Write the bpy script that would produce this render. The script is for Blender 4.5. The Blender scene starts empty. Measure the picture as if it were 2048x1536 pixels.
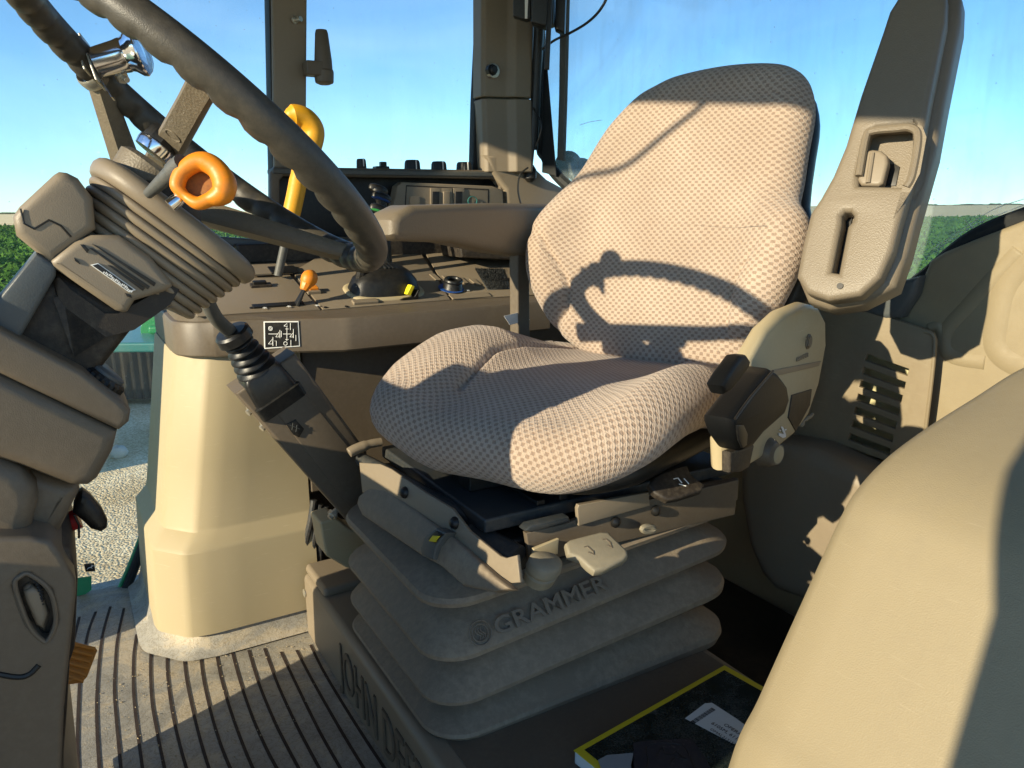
import bpy, bmesh, math, random
import numpy as np
from math import radians, sin, cos, pi, atan, sqrt
from mathutils import Matrix, Vector
random.seed(7); rng = np.random.default_rng(7)
scene = bpy.context.scene
COL = scene.collection
# ------------------------------------------------------------------ camera
F = 1538.0; PITCH = atan(351 / F); ROLL = atan(19 / 2048); H = 0.9
fw = np.array([0, cos(PITCH), -sin(PITCH)]); u0 = np.array([0, sin(PITCH), cos(PITCH)]); r0 = np.array([1.0, 0, 0])
RT = cos(ROLL) * r0 - sin(ROLL) * u0; UP = sin(ROLL) * r0 + cos(ROLL) * u0; EYE = np.array([0, 0, H])
cd = bpy.data.cameras.new('camera'); cam = bpy.data.objects.new('camera', cd); COL.objects.link(cam)
cam.matrix_world = Matrix(((RT[0], UP[0], -fw[0], 0), (RT[1], UP[1], -fw[1], 0), (RT[2], UP[2], -fw[2], H), (0, 0, 0, 1)))
cd.sensor_width = 36; cd.lens = 36 * F / 2048; cd.clip_start = 0.02; cd.clip_end = 6000
scene.camera = cam
# ------------------------------------------------------------------ tractor frame: r = rearward, s = towards the right side, z = up
TH = radians(30)
er = np.array([cos(TH), sin(TH), 0]); es = np.array([-sin(TH), cos(TH), 0]); ez = np.array([0, 0, 1.0])
def W(r, s, z): return er * r + es * s + ez * z
# ------------------------------------------------------------------ light
SUN_EL = radians(19); SUN_AZ = radians(11)
Lh = er * cos(SUN_AZ) + es * sin(SUN_AZ); LD = Lh * cos(SUN_EL) - ez * sin(SUN_EL)      # direction the light travels
sd = bpy.data.lights.new('sun', 'SUN'); sd.energy = 5.0; sd.angle = radians(0.55); sd.color = (1.0, 0.87, 0.62)
so = bpy.data.objects.new('sun', sd); COL.objects.link(so)
so.rotation_euler = Vector(LD).to_track_quat('-Z', 'Y').to_euler()
world = bpy.data.worlds.new('World'); scene.world = world; world.use_nodes = True
wn = world.node_tree; sky = wn.nodes.new('ShaderNodeTexSky'); sky.sky_type = 'NISHITA'; sky.sun_disc = False
sky.sun_elevation = SUN_EL; sky.sun_rotation = math.atan2(-LD[0], -LD[1]); sky.air_density = 0.8; sky.dust_density = 0.0; sky.ozone_density = 3.0; sky.altitude = 300
tint = wn.nodes.new('ShaderNodeMix'); tint.data_type = 'RGBA'; tint.blend_type = 'MULTIPLY'; tint.inputs[0].default_value = 1; tint.inputs[7].default_value = (.84, 1.06, 1.12, 1)
wn.links.new(sky.outputs[0], tint.inputs[6]); wc = wn.nodes.new('ShaderNodeTexCoord'); wm = wn.nodes.new('ShaderNodeMapping'); wm.inputs['Scale'].default_value = (1.6, 1.6, 5)
wz = wn.nodes.new('ShaderNodeTexNoise'); wz.inputs['Scale'].default_value = 1.6; wz.inputs['Detail'].default_value = 6; wz.inputs['Distortion'].default_value = .8
wr = wn.nodes.new('ShaderNodeMapRange'); wr.inputs[1].default_value = .40; wr.inputs[2].default_value = .85; wr.inputs[3].default_value = 0; wr.inputs[4].default_value = .2
wx = wn.nodes.new('ShaderNodeMix'); wx.data_type = 'RGBA'; wx.inputs[7].default_value = (6.2, 7.4, 8.2, 1)
wn.links.new(wc.outputs['Generated'], wm.inputs[0]); wn.links.new(wm.outputs[0], wz.inputs['Vector']); wn.links.new(wz.outputs[0], wr.inputs[0]); wn.links.new(wr.outputs[0], wx.inputs[0]); wn.links.new(tint.outputs[2], wx.inputs[6])
wn.links.new(wx.outputs[2], wn.nodes['Background'].inputs[0]); wn.nodes['Background'].inputs[1].default_value = 0.145
scene.view_settings.view_transform = 'Standard'; scene.view_settings.look = 'None'
scene.view_settings.exposure = 0.62; scene.view_settings.gamma = 1
scene.cycles.max_bounces = 8; scene.cycles.diffuse_bounces = 3; scene.cycles.transparent_max_bounces = 16

# ================================================================== helpers
def nrm(v): v = np.asarray(v, float); return v / np.linalg.norm(v)
def ray(x, y): return RT * (x - 1024) / F - UP * (y - 768) / F + fw
def pS(s): return (es * s, es)
def pR(r): return (er * r, er)
def pZ(z): return (ez * z, ez)
def un(x, y, pl):                       # where the sight line of a measured point meets a real plane
    v = ray(x, y); return EYE + v * (((pl[0] - EYE) @ pl[1]) / (v @ pl[1]))
def uns(pts, pl): return [un(x, y, pl) for x, y in pts]
ORG = {}
def finish(o, parent, origin):
    COL.objects.link(o)
    if parent is None: ORG[o.name] = np.array(origin, float); o.location = Vector(origin)
    else:
        o.parent = parent; ORG[o.name] = ORG[parent.name]
        o['_p'] = 1
        del o['_p']
    return o
def empty(name, loc, label, cat, group=None):
    o = bpy.data.objects.new(name, None); COL.objects.link(o); o.location = Vector(loc); o.empty_display_size = .05
    ORG[o.name] = np.array(loc, float); tag(o, label, cat, group); return o
def tag(o, label=None, cat=None, group=None, kind=None):
    if label: o['label'] = label
    if cat: o['category'] = cat
    if group: o['group'] = group
    if kind: o['kind'] = kind
    return o
def mk(name, V, Fc, mat, parent=None, origin=None, ang=35, bev=0, seg=2, uv=None, sub=0):
    V = np.asarray(V, float)
    if parent is None:
        if origin is None: origin = np.array([V[:, 0].mean(), V[:, 1].mean(), V[:, 2].min()])
    else: origin = ORG[parent.name]
    me = bpy.data.meshes.new(name); me.from_pydata((V - origin).tolist(), [], [list(f) for f in Fc]); me.validate(); me.update()
    bm = bmesh.new(); bm.from_mesh(me); bmesh.ops.recalc_face_normals(bm, faces=bm.faces); bm.to_mesh(me); bm.free()
    if uv is not None:
        l = me.uv_layers.new(name='UVMap')
        for lp in me.loops: l.data[lp.index].uv = uv[lp.vertex_index]
    me.materials.append(mat)
    me.shade_smooth()
    if ang < 180: me.set_sharp_from_angle(angle=radians(ang))
    o = bpy.data.objects.new(name, me); finish(o, parent, origin)
    if bev:
        b = o.modifiers.new('bevel', 'BEVEL'); b.width = bev; b.segments = seg; b.limit_method = 'ANGLE'; b.angle_limit = radians(30); b.harden_normals = True
    if sub:
        m = o.modifiers.new('sub', 'SUBSURF'); m.levels = sub; m.render_levels = sub
    return o
def join(*ms):
    V = []; Fc = []
    for v, f in ms:
        n = len(V); V += [tuple(p) for p in v]; Fc += [[i + n for i in q] for q in f]
    return V, Fc
def prism(P, t):
    n = len(P); t = np.asarray(t); V = [p for p in P] + [p + t for p in P]
    return V, [list(range(n)), list(range(2 * n - 1, n - 1, -1))] + [[i, (i + 1) % n, (i + 1) % n + n, i + n] for i in range(n)]
def box(c, a, b, d):                    # centre and three half-axis vectors
    c, a, b, d = map(np.asarray, (c, a, b, d))
    return prism([c - a - b - d, c + a - b - d, c + a + b - d, c - a + b - d], 2 * d)
def boxr(r0_, r1, s0, s1, z0, z1):
    return box(W((r0_ + r1) / 2, (s0 + s1) / 2, (z0 + z1) / 2), er * (r1 - r0_) / 2, es * (s1 - s0) / 2, ez * (z1 - z0) / 2)
def loft(rings, close=True, caps=True):
    n = len(rings[0]); V = [p for r in rings for p in r]; Fc = []
    for k in range(len(rings) - 1):
        for i in range(n if close else n - 1):
            j = (i + 1) % n; Fc.append([k * n + i, k * n + j, (k + 1) * n + j, (k + 1) * n + i])
    if caps and close: Fc += [list(range(n)), list(range((len(rings) - 1) * n, len(rings) * n))]
    return V, Fc
def basis(d):
    d = nrm(d); a = np.cross(d, [0, 0, 1.0])
    if np.linalg.norm(a) < .1: a = np.cross(d, [0, 1.0, 0])
    a = nrm(a); return a, np.cross(d, a)
def smooth_path(P, k=8, closed=False):
    P = [np.asarray(p, float) for p in P]; n = len(P); out = []
    for i in range(n if closed else n - 1):
        if closed: a, b, c, d = P[i - 1], P[i], P[(i + 1) % n], P[(i + 2) % n]
        else: a, b, c, d = P[max(i - 1, 0)], P[i], P[i + 1], P[min(i + 2, n - 1)]
        for j in range(k):
            t = j / k; out.append(.5 * (2 * b + (c - a) * t + (2 * a - 5 * b + 4 * c - d) * t * t + (3 * b - a - 3 * c + d) * t ** 3))
    if not closed: out.append(P[-1])
    return out
def tube(P, r, n=12, closed=False, flat=1.0, fd=None):
    P = [np.asarray(p, float) for p in P]; m = len(P); R = list(r) if hasattr(r, '__len__') else [r] * m; rings = []; a = None
    for i in range(m):
        if closed: d = P[(i + 1) % m] - P[i - 1]
        else: d = P[min(i + 1, m - 1)] - P[max(i - 1, 0)]
        d = nrm(d)
        if a is None: a = nrm(fd - (fd @ d) * d) if fd is not None else basis(d)[0]
        a = nrm(a - (a @ d) * d); b = np.cross(d, a)
        rings.append([P[i] + R[i] * (cos(t) * a + flat * sin(t) * b) for t in np.linspace(0, 2 * pi, n, endpoint=False)])
    if closed:
        V, Fc = loft(rings, True, False); k = (m - 1) * n; Fc += [[k + i, k + (i + 1) % n, (i + 1) % n, i] for i in range(n)]; return V, Fc
    return loft(rings)
def lathe(c, ax, prof, n=24):           # prof = (height, radius)
    ax = nrm(ax); a, b = basis(ax); c = np.asarray(c)
    return loft([[c + ax * h + r * (cos(t) * a + sin(t) * b) for t in np.linspace(0, 2 * pi, n, endpoint=False)] for h, r in prof])
def grid(fn, nu, nv, uvf=None):
    V = []; Fc = []; UV = []
    for j in range(nv + 1):
        for i in range(nu + 1):
            V.append(fn(i / nu, j / nv))
            if uvf: UV.append(uvf(i / nu, j / nv))
    for j in range(nv):
        for i in range(nu):
            a = j * (nu + 1) + i; Fc.append([a, a + 1, a + nu + 2, a + nu + 1])
    return (V, Fc, UV) if uvf else (V, Fc)
def pframe(pl):
    p, n = pl; n = nrm(n)
    if (EYE - p) @ n < 0: n = -n
    v = ez - (ez @ n) * n
    if np.linalg.norm(v) < .05: v = es - (es @ n) * n
    v = nrm(v); u = np.cross(v, n); return p, u, v, n
def plate(name, outer, pl, th, mat, parent=None, holes=(), bev=.002, sm=False, seg=2, lift=0, world_pts=False, ang=35, res=6):
    """a real plate of thickness th whose front lies in plane pl; outlines are measured points"""
    p, u, v, n = pframe(pl)
    cu = bpy.data.curves.new('c', 'CURVE'); cu.dimensions = '2D'; cu.fill_mode = 'BOTH'
    cu.extrude = max(th / 2 - bev, .00005); cu.bevel_depth = bev; cu.bevel_resolution = seg; cu.offset = -bev
    for k, poly in enumerate([outer] + list(holes)):
        P = [np.asarray(q) for q in poly] if world_pts else uns(poly, pl)
        if sm is True or (isinstance(sm, (list, tuple)) and sm[k]): P = smooth_path(P, res, True)
        sp = cu.splines.new('POLY'); sp.points.add(len(P) - 1); sp.use_cyclic_u = True
        for i, q in enumerate(P): sp.points[i].co = ((q - p) @ u, (q - p) @ v, 0, 1)
    ob = bpy.data.objects.new('c', cu); COL.objects.link(ob); bpy.context.view_layer.update()
    me = bpy.data.meshes.new_from_object(ob.evaluated_get(bpy.context.evaluated_depsgraph_get()))
    co = np.array([w.co[:] for w in me.vertices]); fc = [list(q.vertices) for q in me.polygons]
    bpy.data.objects.remove(ob); bpy.data.curves.remove(cu); bpy.data.meshes.remove(me)
    off = p + n * (lift - th / 2)
    V = off + np.outer(co[:, 0], u) + np.outer(co[:, 1], v) + np.outer(co[:, 2], n)
    bm = bmesh.new(); vs = [bm.verts.new(q) for q in V]
    for f in fc:
        try: bm.faces.new([vs[i] for i in f])
        except ValueError: pass
    bmesh.ops.remove_doubles(bm, verts=bm.verts, dist=1e-5); bm.verts.ensure_lookup_table(); bm.verts.index_update()
    V = [np.array(q.co[:]) for q in bm.verts]; fc = [[q.index for q in f.verts] for f in bm.faces]; bm.free()
    return mk(name, V, fc, mat, parent, ang=ang)
def text(name, s, size, pos, u, v, depth, mat, parent, align='LEFT', sx=1.0, bold=0):
    cu = bpy.data.curves.new('t', 'FONT'); cu.body = s; cu.size = size; cu.extrude = depth / 2; cu.align_x = align; cu.offset = bold; cu.resolution_u = 3
    ob = bpy.data.objects.new('t', cu); COL.objects.link(ob); bpy.context.view_layer.update()
    me = bpy.data.meshes.new_from_object(ob.evaluated_get(bpy.context.evaluated_depsgraph_get()))
    co = np.array([w.co[:] for w in me.vertices]); fc = [list(q.vertices) for q in me.polygons]
    bpy.data.objects.remove(ob); bpy.data.curves.remove(cu); bpy.data.meshes.remove(me)
    u = nrm(u); v = nrm(v - (v @ u) * u); n = np.cross(u, v)
    V = np.asarray(pos) + np.outer(co[:, 0] * sx, u) + np.outer(co[:, 1], v) + np.outer(co[:, 2] + depth / 2, n)
    return mk(name, V, fc, mat, parent, ang=20)

# ================================================================== materials
def rgb(*c): return tuple(c) + (1,)
def newmat(name):
    m = bpy.data.materials.new(name); m.use_nodes = True; nt = m.node_tree; return m, nt, nt.nodes['Principled BSDF']
def N(nt, t, **kw):
    n = nt.nodes.new(t)
    for k, v in kw.items():
        if k in n.inputs: n.inputs[k].default_value = v
        else: setattr(n, k, v)
    return n
def ramp(nt, src, stops):
    r = nt.nodes.new('ShaderNodeValToRGB'); e = r.color_ramp.elements
    while len(e) < len(stops): e.new(.5)
    for i, (p, c) in enumerate(stops): e[i].position = p; e[i].color = c if len(c) == 4 else rgb(*c)
    nt.links.new(src, r.inputs[0]); return r.outputs[0]
def plastic(name, c, rough=.5, grain=700, bump=.25, dust=.35, dcol=None, spec=.4, dscale=9, scratch=0.0, metal=0, coat=0):
    m, nt, b = newmat(name); L = nt.links.new; tc = N(nt, 'ShaderNodeTexCoord'); o = tc.outputs['Object']
    dcol = dcol or tuple(min(1, x * .55 + y) for x, y in zip(c, (.20, .165, .115)))
    n1 = N(nt, 'ShaderNodeTexNoise', Scale=dscale, Detail=8.0, Roughness=.62); L(o, n1.inputs['Vector'])
    n2 = N(nt, 'ShaderNodeTexNoise', Scale=dscale * 14, Detail=4.0, Roughness=.7); L(o, n2.inputs['Vector'])
    mul = N(nt, 'ShaderNodeMath', operation='MULTIPLY'); L(n1.outputs[0], mul.inputs[0]); L(n2.outputs[0], mul.inputs[1])
    f = ramp(nt, mul.outputs[0], [(.2, rgb(0, 0, 0)), (.42, rgb(dust, dust, dust))])
    mix = N(nt, 'ShaderNodeMix', data_type='RGBA'); mix.inputs[6].default_value = rgb(*c); mix.inputs[7].default_value = rgb(*dcol); L(f, mix.inputs[0])
    col = mix.outputs[2]
    if scratch:
        mp = N(nt, 'ShaderNodeMapping'); mp.inputs['Scale'].default_value = (3, 3, 60); mp.inputs['Rotation'].default_value = (.5, .9, .3); L(o, mp.inputs[0])
        n3 = N(nt, 'ShaderNodeTexNoise', Scale=9.0, Detail=3.0); L(mp.outputs[0], n3.inputs['Vector'])
        f3 = ramp(nt, n3.outputs[0], [(.66, rgb(0, 0, 0)), (.74, rgb(scratch, scratch, scratch))])
        mx = N(nt, 'ShaderNodeMix', data_type='RGBA'); L(f3, mx.inputs[0]); L(col, mx.inputs[6]); mx.inputs[7].default_value = rgb(*[min(1, x * 1.5 + .12) for x in c]); col = mx.outputs[2]
    L(col, b.inputs['Base Color']); b.inputs['Metallic'].default_value = metal
    rr = N(nt, 'ShaderNodeMapRange'); rr.inputs[3].default_value = rough; rr.inputs[4].default_value = min(1, rough + .3); L(f, rr.inputs[0]); L(rr.outputs[0], b.inputs['Roughness'])
    b.inputs['Specular IOR Level'].default_value = spec
    if coat: b.inputs['Coat Weight'].default_value = coat; b.inputs['Coat Roughness'].default_value = .12
    if bump:
        v = N(nt, 'ShaderNodeTexVoronoi', Scale=float(grain)); L(o, v.inputs['Vector'])
        ad = N(nt, 'ShaderNodeMath', operation='MULTIPLY_ADD'); L(n2.outputs[0], ad.inputs[0]); ad.inputs[1].default_value = .5; L(v.outputs[0], ad.inputs[2])
        bp = N(nt, 'ShaderNodeBump', Strength=bump, Distance=.0006); L(ad.outputs[0], bp.inputs['Height']); L(bp.outputs[0], b.inputs['Normal'])
    return m
M = {}
M['tan'] = plastic('tan_plastic', (.43, .355, .215), .5, 900, .22, .5, scratch=.22, dscale=6)
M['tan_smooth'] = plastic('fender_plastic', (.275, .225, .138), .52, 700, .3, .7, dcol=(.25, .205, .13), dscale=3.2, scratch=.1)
M['taupe'] = plastic('taupe_plastic', (.225, .182, .128), .45, 900, .16, .15)
M['brown'] = plastic('brown_plastic', (.125, .099, .07), .45, 900, .16, .18)
M['dbrown'] = plastic('dark_brown_plastic', (.022, .017, .013), .55, 800, .2, .3)
M['arm'] = plastic('armrest_skin', (.185, .15, .105), .45, 520, .45, .12)
M['bellow'] = plastic('bellows_rubber', (.20, .158, .112), .6, 600, .25, .6, dcol=(.34, .28, .2), dscale=6, scratch=.12)
M['wheel'] = plastic('wheel_rubber', (.05, .045, .036), .42, 900, .2, .35, dcol=(.13, .11, .08))
M['spoke'] = plastic('spoke_paint', (.15, .122, .082), .5, 420, .6, .3)
M['black'] = plastic('black_plastic', (.009, .009, .009), .4, 700, .2, .3, dcol=(.06, .053, .04))
M['rubber'] = plastic('black_rubber', (.011, .0115, .012), .38, 700, .15, .3, dcol=(.08, .075, .06))
M['seal'] = plastic('window_rubber', (.012, .014, .015), .6, 300, .2, .25, dcol=(.08, .08, .07))
M['steel'] = plastic('dusty_steel', (.03, .036, .04), .4, 300, .15, .4, dcol=(.13, .11, .08), spec=.5)
M['zinc'] = plastic('zinc', (.6, .58, .5), .35, 300, .1, .3, metal=.8, dcol=(.35, .3, .22))
M['chrome'] = plastic('chrome', (.8, .8, .82), .12, 300, 0, .03, metal=1, dcol=(.5, .46, .4))
M['orange'] = plastic('orange_plastic', (.74, .235, .010), .42, 300, .1, .45, dcol=(.38, .16, .03), dscale=14, spec=.5)
M['yellow'] = plastic('yellow_plastic', (.72, .35, .014), .45, 300, .1, .4, dcol=(.42, .22, .04), dscale=12)
M['lemon'] = plastic('lemon_plastic', (.82, .68, .02), .4, 300, .03, .1)
M['brake'] = plastic('pedal_paint', (.5, .2, .03), .5, 300, .15, .4, dcol=(.28, .17, .08))
M['red'] = plastic('red_plastic', (.3, .008, .01), .4, 300, .05, .1)
M['green'] = plastic('green_paint', (.012, .2, .055), .35, 60, .03, .3, dcol=(.12, .16, .08), coat=.3)
M['green_d'] = plastic('dark_green_glass', (.006, .05, .03), .75, 60, .02, .1)
M['teal'] = plastic('teal_paint', (.02, .16, .15), .4, 60, .03, .4, dcol=(.16, .2, .17), coat=.2)
M['blue'] = plastic('blue_plastic', (.01, .07, .3), .4, 300, .05, .2)
M['limegreen'] = plastic('green_plastic', (.05, .45, .1), .4, 300, .05, .2)
M['grey'] = plastic('grey_plastic', (.085, .088, .082), .5, 600, .2, .25)
M['slate'] = plastic('slate_paint', (.075, .085, .088), .45, 600, .15, .2)
M['white'] = plastic('white_print', (.75, .75, .72), .5, 300, 0, .1, dcol=(.5, .48, .42))
M['sticker'] = plastic('black_print', (.01, .01, .01), .4, 300, 0, .15)
M['headliner'] = plastic('headliner', (.14, .12, .09), .8, 200, .3, .1)
M['greylever'] = plastic('grey_lever', (.24, .21, .15), .55, 500, .2, .6, dcol=(.33, .28, .19))
M['cover'] = plastic('manual_cover', (.008, .014, .012), .22, 200, .03, .45, dcol=(.12, .14, .13), dscale=26, scratch=.5)
M['pages'] = plastic('paper', (.62, .66, .66), .7, 200, .1, .1)
M['ypaper'] = plastic('yellow_paper', (.62, .5, .02), .5, 200, .03, .25)
M['case'] = plastic('retractor_case', (.006, .0065, .007), .5, 500, .12, .06, dcol=(.03, .03, .028), spec=.2)
M['wall'] = plastic('shaded_wall_plastic', (.235, .188, .12), .5, 900, .2, .4, dcol=(.3, .25, .16), dscale=6, scratch=.2)  # tan darkened to put the shade on the vent cover into its colour
M['orange_hollow'] = plastic('hollow_orange', (.30, .115, .02), .6, 200, .2, .6, dcol=(.08, .05, .03), dscale=20)  # dirty orange, darkened to paint the shade inside the hollow grip
M['hose'] = plastic('hose_rubber', (.03, .032, .035), .45, 300, .1, .4)
M['stone'] = plastic('stone', (.55, .52, .44), .8, 60, .5, .3)

def fabric():
    m, nt, b = newmat('seat_fabric'); L = nt.links.new; uv = N(nt, 'ShaderNodeTexCoord').outputs['UV']
    # slight wobble so the weave is not perfectly ruled
    wn_ = N(nt, 'ShaderNodeTexNoise', Scale=14.0, Detail=2.0); L(uv, wn_.inputs['Vector'])
    sc = N(nt, 'ShaderNodeVectorMath', operation='SCALE'); L(wn_.outputs['Color'], sc.inputs[0]); sc.inputs['Scale'].default_value = .006
    ad = N(nt, 'ShaderNodeVectorMath', operation='ADD'); L(uv, ad.inputs[0]); L(sc.outputs[0], ad.inputs[1])
    br = N(nt, 'ShaderNodeTexBrick', offset=.5, offset_frequency=2); L(ad.outputs[0], br.inputs['Vector'])
    br.inputs['Scale'].default_value = 1; br.inputs['Mortar Size'].default_value = .0027; br.inputs['Mortar Smooth'].default_value = .5
    br.inputs['Brick Width'].default_value = .0150; br.inputs['Row Height'].default_value = .0062; br.inputs['Bias'].default_value = 0
    # bricks much wider than the photo's dots: cut them with a second mask running along the row
    sx = N(nt, 'ShaderNodeSeparateXYZ'); L(ad.outputs[0], sx.inputs[0])
    row = N(nt, 'ShaderNodeMath', operation='DIVIDE'); L(sx.outputs[1], row.inputs[0]); row.inputs[1].default_value = .0056
    fl = N(nt, 'ShaderNodeMath', operation='FLOOR'); L(row.outputs[0], fl.inputs[0])
    par = N(nt, 'ShaderNodeMath', operation='MODULO'); L(fl.outputs[0], par.inputs[0]); par.inputs[1].default_value = 2
    ab = N(nt, 'ShaderNodeMath', operation='ABSOLUTE'); L(par.outputs[0], ab.inputs[0])
    xo = N(nt, 'ShaderNodeMath', operation='MULTIPLY_ADD'); L(ab.outputs[0], xo.inputs[0]); xo.inputs[1].default_value = .5
    xs = N(nt, 'ShaderNodeMath', operation='DIVIDE'); L(sx.outputs[0], xs.inputs[0]); xs.inputs[1].default_value = .0130; L(xs.outputs[0], xo.inputs[2])
    fr = N(nt, 'ShaderNodeMath', operation='FRACT'); L(xo.outputs[0], fr.inputs[0])
    fy = N(nt, 'ShaderNodeMath', operation='FRACT'); L(row.outputs[0], fy.inputs[0])
    def tri(src, half, soft):
        a = N(nt, 'ShaderNodeMath', operation='SUBTRACT'); L(src, a.inputs[0]); a.inputs[1].default_value = .5
        c = N(nt, 'ShaderNodeMath', operation='ABSOLUTE'); L(a.outputs[0], c.inputs[0])
        r = N(nt, 'ShaderNodeMapRange', interpolation_type='SMOOTHSTEP'); L(c.outputs[0], r.inputs[0]); r.inputs[1].default_value = half - soft; r.inputs[2].default_value = half + soft
        r.inputs[3].default_value = 1; r.inputs[4].default_value = 0; return r.outputs[0]
    mk_ = N(nt, 'ShaderNodeMath', operation='MULTIPLY'); L(tri(fr.outputs[0], .23, .08), mk_.inputs[0]); L(tri(fy.outputs[0], .37, .12), mk_.inputs[1])
    fn = N(nt, 'ShaderNodeTexNoise', Scale=900.0, Detail=2.0); L(uv, fn.inputs['Vector'])
    big = N(nt, 'ShaderNodeTexNoise', Scale=7.0, Detail=5.0); L(uv, big.inputs['Vector'])
    wv = N(nt, 'ShaderNodeTexWave', wave_type='BANDS', bands_direction='DIAGONAL'); wv.inputs['Scale'].default_value = 130; wv.inputs['Distortion'].default_value = .6; L(uv, wv.inputs['Vector'])
    light = ramp(nt, fn.outputs[0], [(.3, (.43, .338, .265)), (.7, (.585, .468, .37))])
    dark = ramp(nt, fn.outputs[0], [(.3, (.20, .135, .098)), (.7, (.30, .21, .152))])
    mm = N(nt, 'ShaderNodeMath', operation='MULTIPLY'); L(mk_.outputs[0], mm.inputs[0]); mm.inputs[1].default_value = .72
    mx = N(nt, 'ShaderNodeMix', data_type='RGBA'); L(mm.outputs[0], mx.inputs[0]); L(light, mx.inputs[6]); L(dark, mx.inputs[7])
    dirt = ramp(nt, big.outputs[0], [(.3, (.8, .78, .76)), (.7, (1, 1, 1))])
    m2 = N(nt, 'ShaderNodeMix', data_type='RGBA', blend_type='MULTIPLY'); m2.inputs[0].default_value = 1; L(mx.outputs[2], m2.inputs[6]); L(dirt, m2.inputs[7])
    L(m2.outputs[2], b.inputs['Base Color']); b.inputs['Roughness'].default_value = .95; b.inputs['Specular IOR Level'].default_value = .15
    b.inputs['Sheen Weight'].default_value = .25; b.inputs['Sheen Roughness'].default_value = .5
    h = N(nt, 'ShaderNodeMath', operation='MULTIPLY_ADD'); L(mk_.outputs[0], h.inputs[0]); h.inputs[1].default_value = -.9
    h2 = N(nt, 'ShaderNodeMath', operation='MULTIPLY_ADD'); L(wv.outputs[0], h2.inputs[0]); h2.inputs[1].default_value = .35; L(fn.outputs[0], h2.inputs[2]); L(h2.outputs[0], h.inputs[2])
    bp = N(nt, 'ShaderNodeBump', Strength=.7, Distance=.0016); L(h.outputs[0], bp.inputs['Height']); L(bp.outputs[0], b.inputs['Normal'])
    nt.nodes.remove(br)
    return m
M['fabric'] = fabric()
def glassmat(name, tint=(.93, .97, .97), dirt=.1, dcol=(.55, .62, .62)):
    m, nt, b = newmat(name); L = nt.links.new; nt.nodes.remove(b); out = nt.nodes['Material Output']
    o = N(nt, 'ShaderNodeTexCoord').outputs['Object']
    tr = N(nt, 'ShaderNodeBsdfTransparent'); tr.inputs[0].default_value = rgb(*tint)
    gl = N(nt, 'ShaderNodeBsdfGlossy'); gl.inputs['Roughness'].default_value = .03
    fr = N(nt, 'ShaderNodeFresnel', IOR=1.45)
    frs = N(nt, 'ShaderNodeMath', operation='MULTIPLY'); L(fr.outputs[0], frs.inputs[0]); frs.inputs[1].default_value = .7
    m1 = N(nt, 'ShaderNodeMixShader'); L(frs.outputs[0], m1.inputs[0]); L(tr.outputs[0], m1.inputs[1]); L(gl.outputs[0], m1.inputs[2])
    df = N(nt, 'ShaderNodeBsdfDiffuse'); df.inputs[0].default_value = rgb(*dcol)
    tl = N(nt, 'ShaderNodeBsdfTranslucent'); tl.inputs[0].default_value = rgb(*dcol)
    md = N(nt, 'ShaderNodeMixShader'); md.inputs[0].default_value = .5; L(df.outputs[0], md.inputs[1]); L(tl.outputs[0], md.inputs[2])
    a = N(nt, 'ShaderNodeTexNoise', Scale=2.2, Detail=7.0, Roughness=.6, Distortion=.6); L(o, a.inputs['Vector'])
    mp = N(nt, 'ShaderNodeMapping'); mp.inputs['Scale'].default_value = (9, 9, 1.2); L(o, mp.inputs[0])
    s_ = N(nt, 'ShaderNodeTexNoise', Scale=6.0, Detail=6.0); L(mp.outputs[0], s_.inputs['Vector'])
    sp = N(nt, 'ShaderNodeTexVoronoi', Scale=38.0); L(o, sp.inputs['Vector'])
    f1 = ramp(nt, a.outputs[0], [(.35, rgb(dirt * .25,) * 1 if False else rgb(dirt * .25, dirt * .25, dirt * .25)), (.75, rgb(dirt * 1.5, dirt * 1.5, dirt * 1.5))])
    f2 = ramp(nt, s_.outputs[0], [(.5, rgb(0, 0, 0)), (.8, rgb(dirt * .35, dirt * .35, dirt * .35))])
    f3 = ramp(nt, sp.outputs[0], [(.035, rgb(.5, .5, .5)), (.07, rgb(0, 0, 0))])
    ad = N(nt, 'ShaderNodeMath', operation='ADD'); L(f1, ad.inputs[0]); L(f2, ad.inputs[1])
    ad2 = N(nt, 'ShaderNodeMath', operation='ADD', use_clamp=True); L(ad.outputs[0], ad2.inputs[0])
    ml = N(nt, 'ShaderNodeMath', operation='MULTIPLY'); L(f3, ml.inputs[0]); ml.inputs[1].default_value = .7; L(ml.outputs[0], ad2.inputs[1])
    m2 = N(nt, 'ShaderNodeMixShader'); L(ad2.outputs[0], m2.inputs[0]); L(m1.outputs[0], m2.inputs[1]); L(md.outputs[0], m2.inputs[2])
    L(m2.outputs[0], out.inputs[0]); return m
M['glass'] = glassmat('dusty_glass', (.96, .99, .99), .045)
M['glass_rear'] = glassmat('dusty_rear_glass', (.84, .92, .94), .17)
M['glass_edge'] = plastic('glass_edge', (.05, .35, .16), .2, 100, 0, .1)
M['cup'] = glassmat('clear_plastic', (.93, .96, 1), .04)

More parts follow.
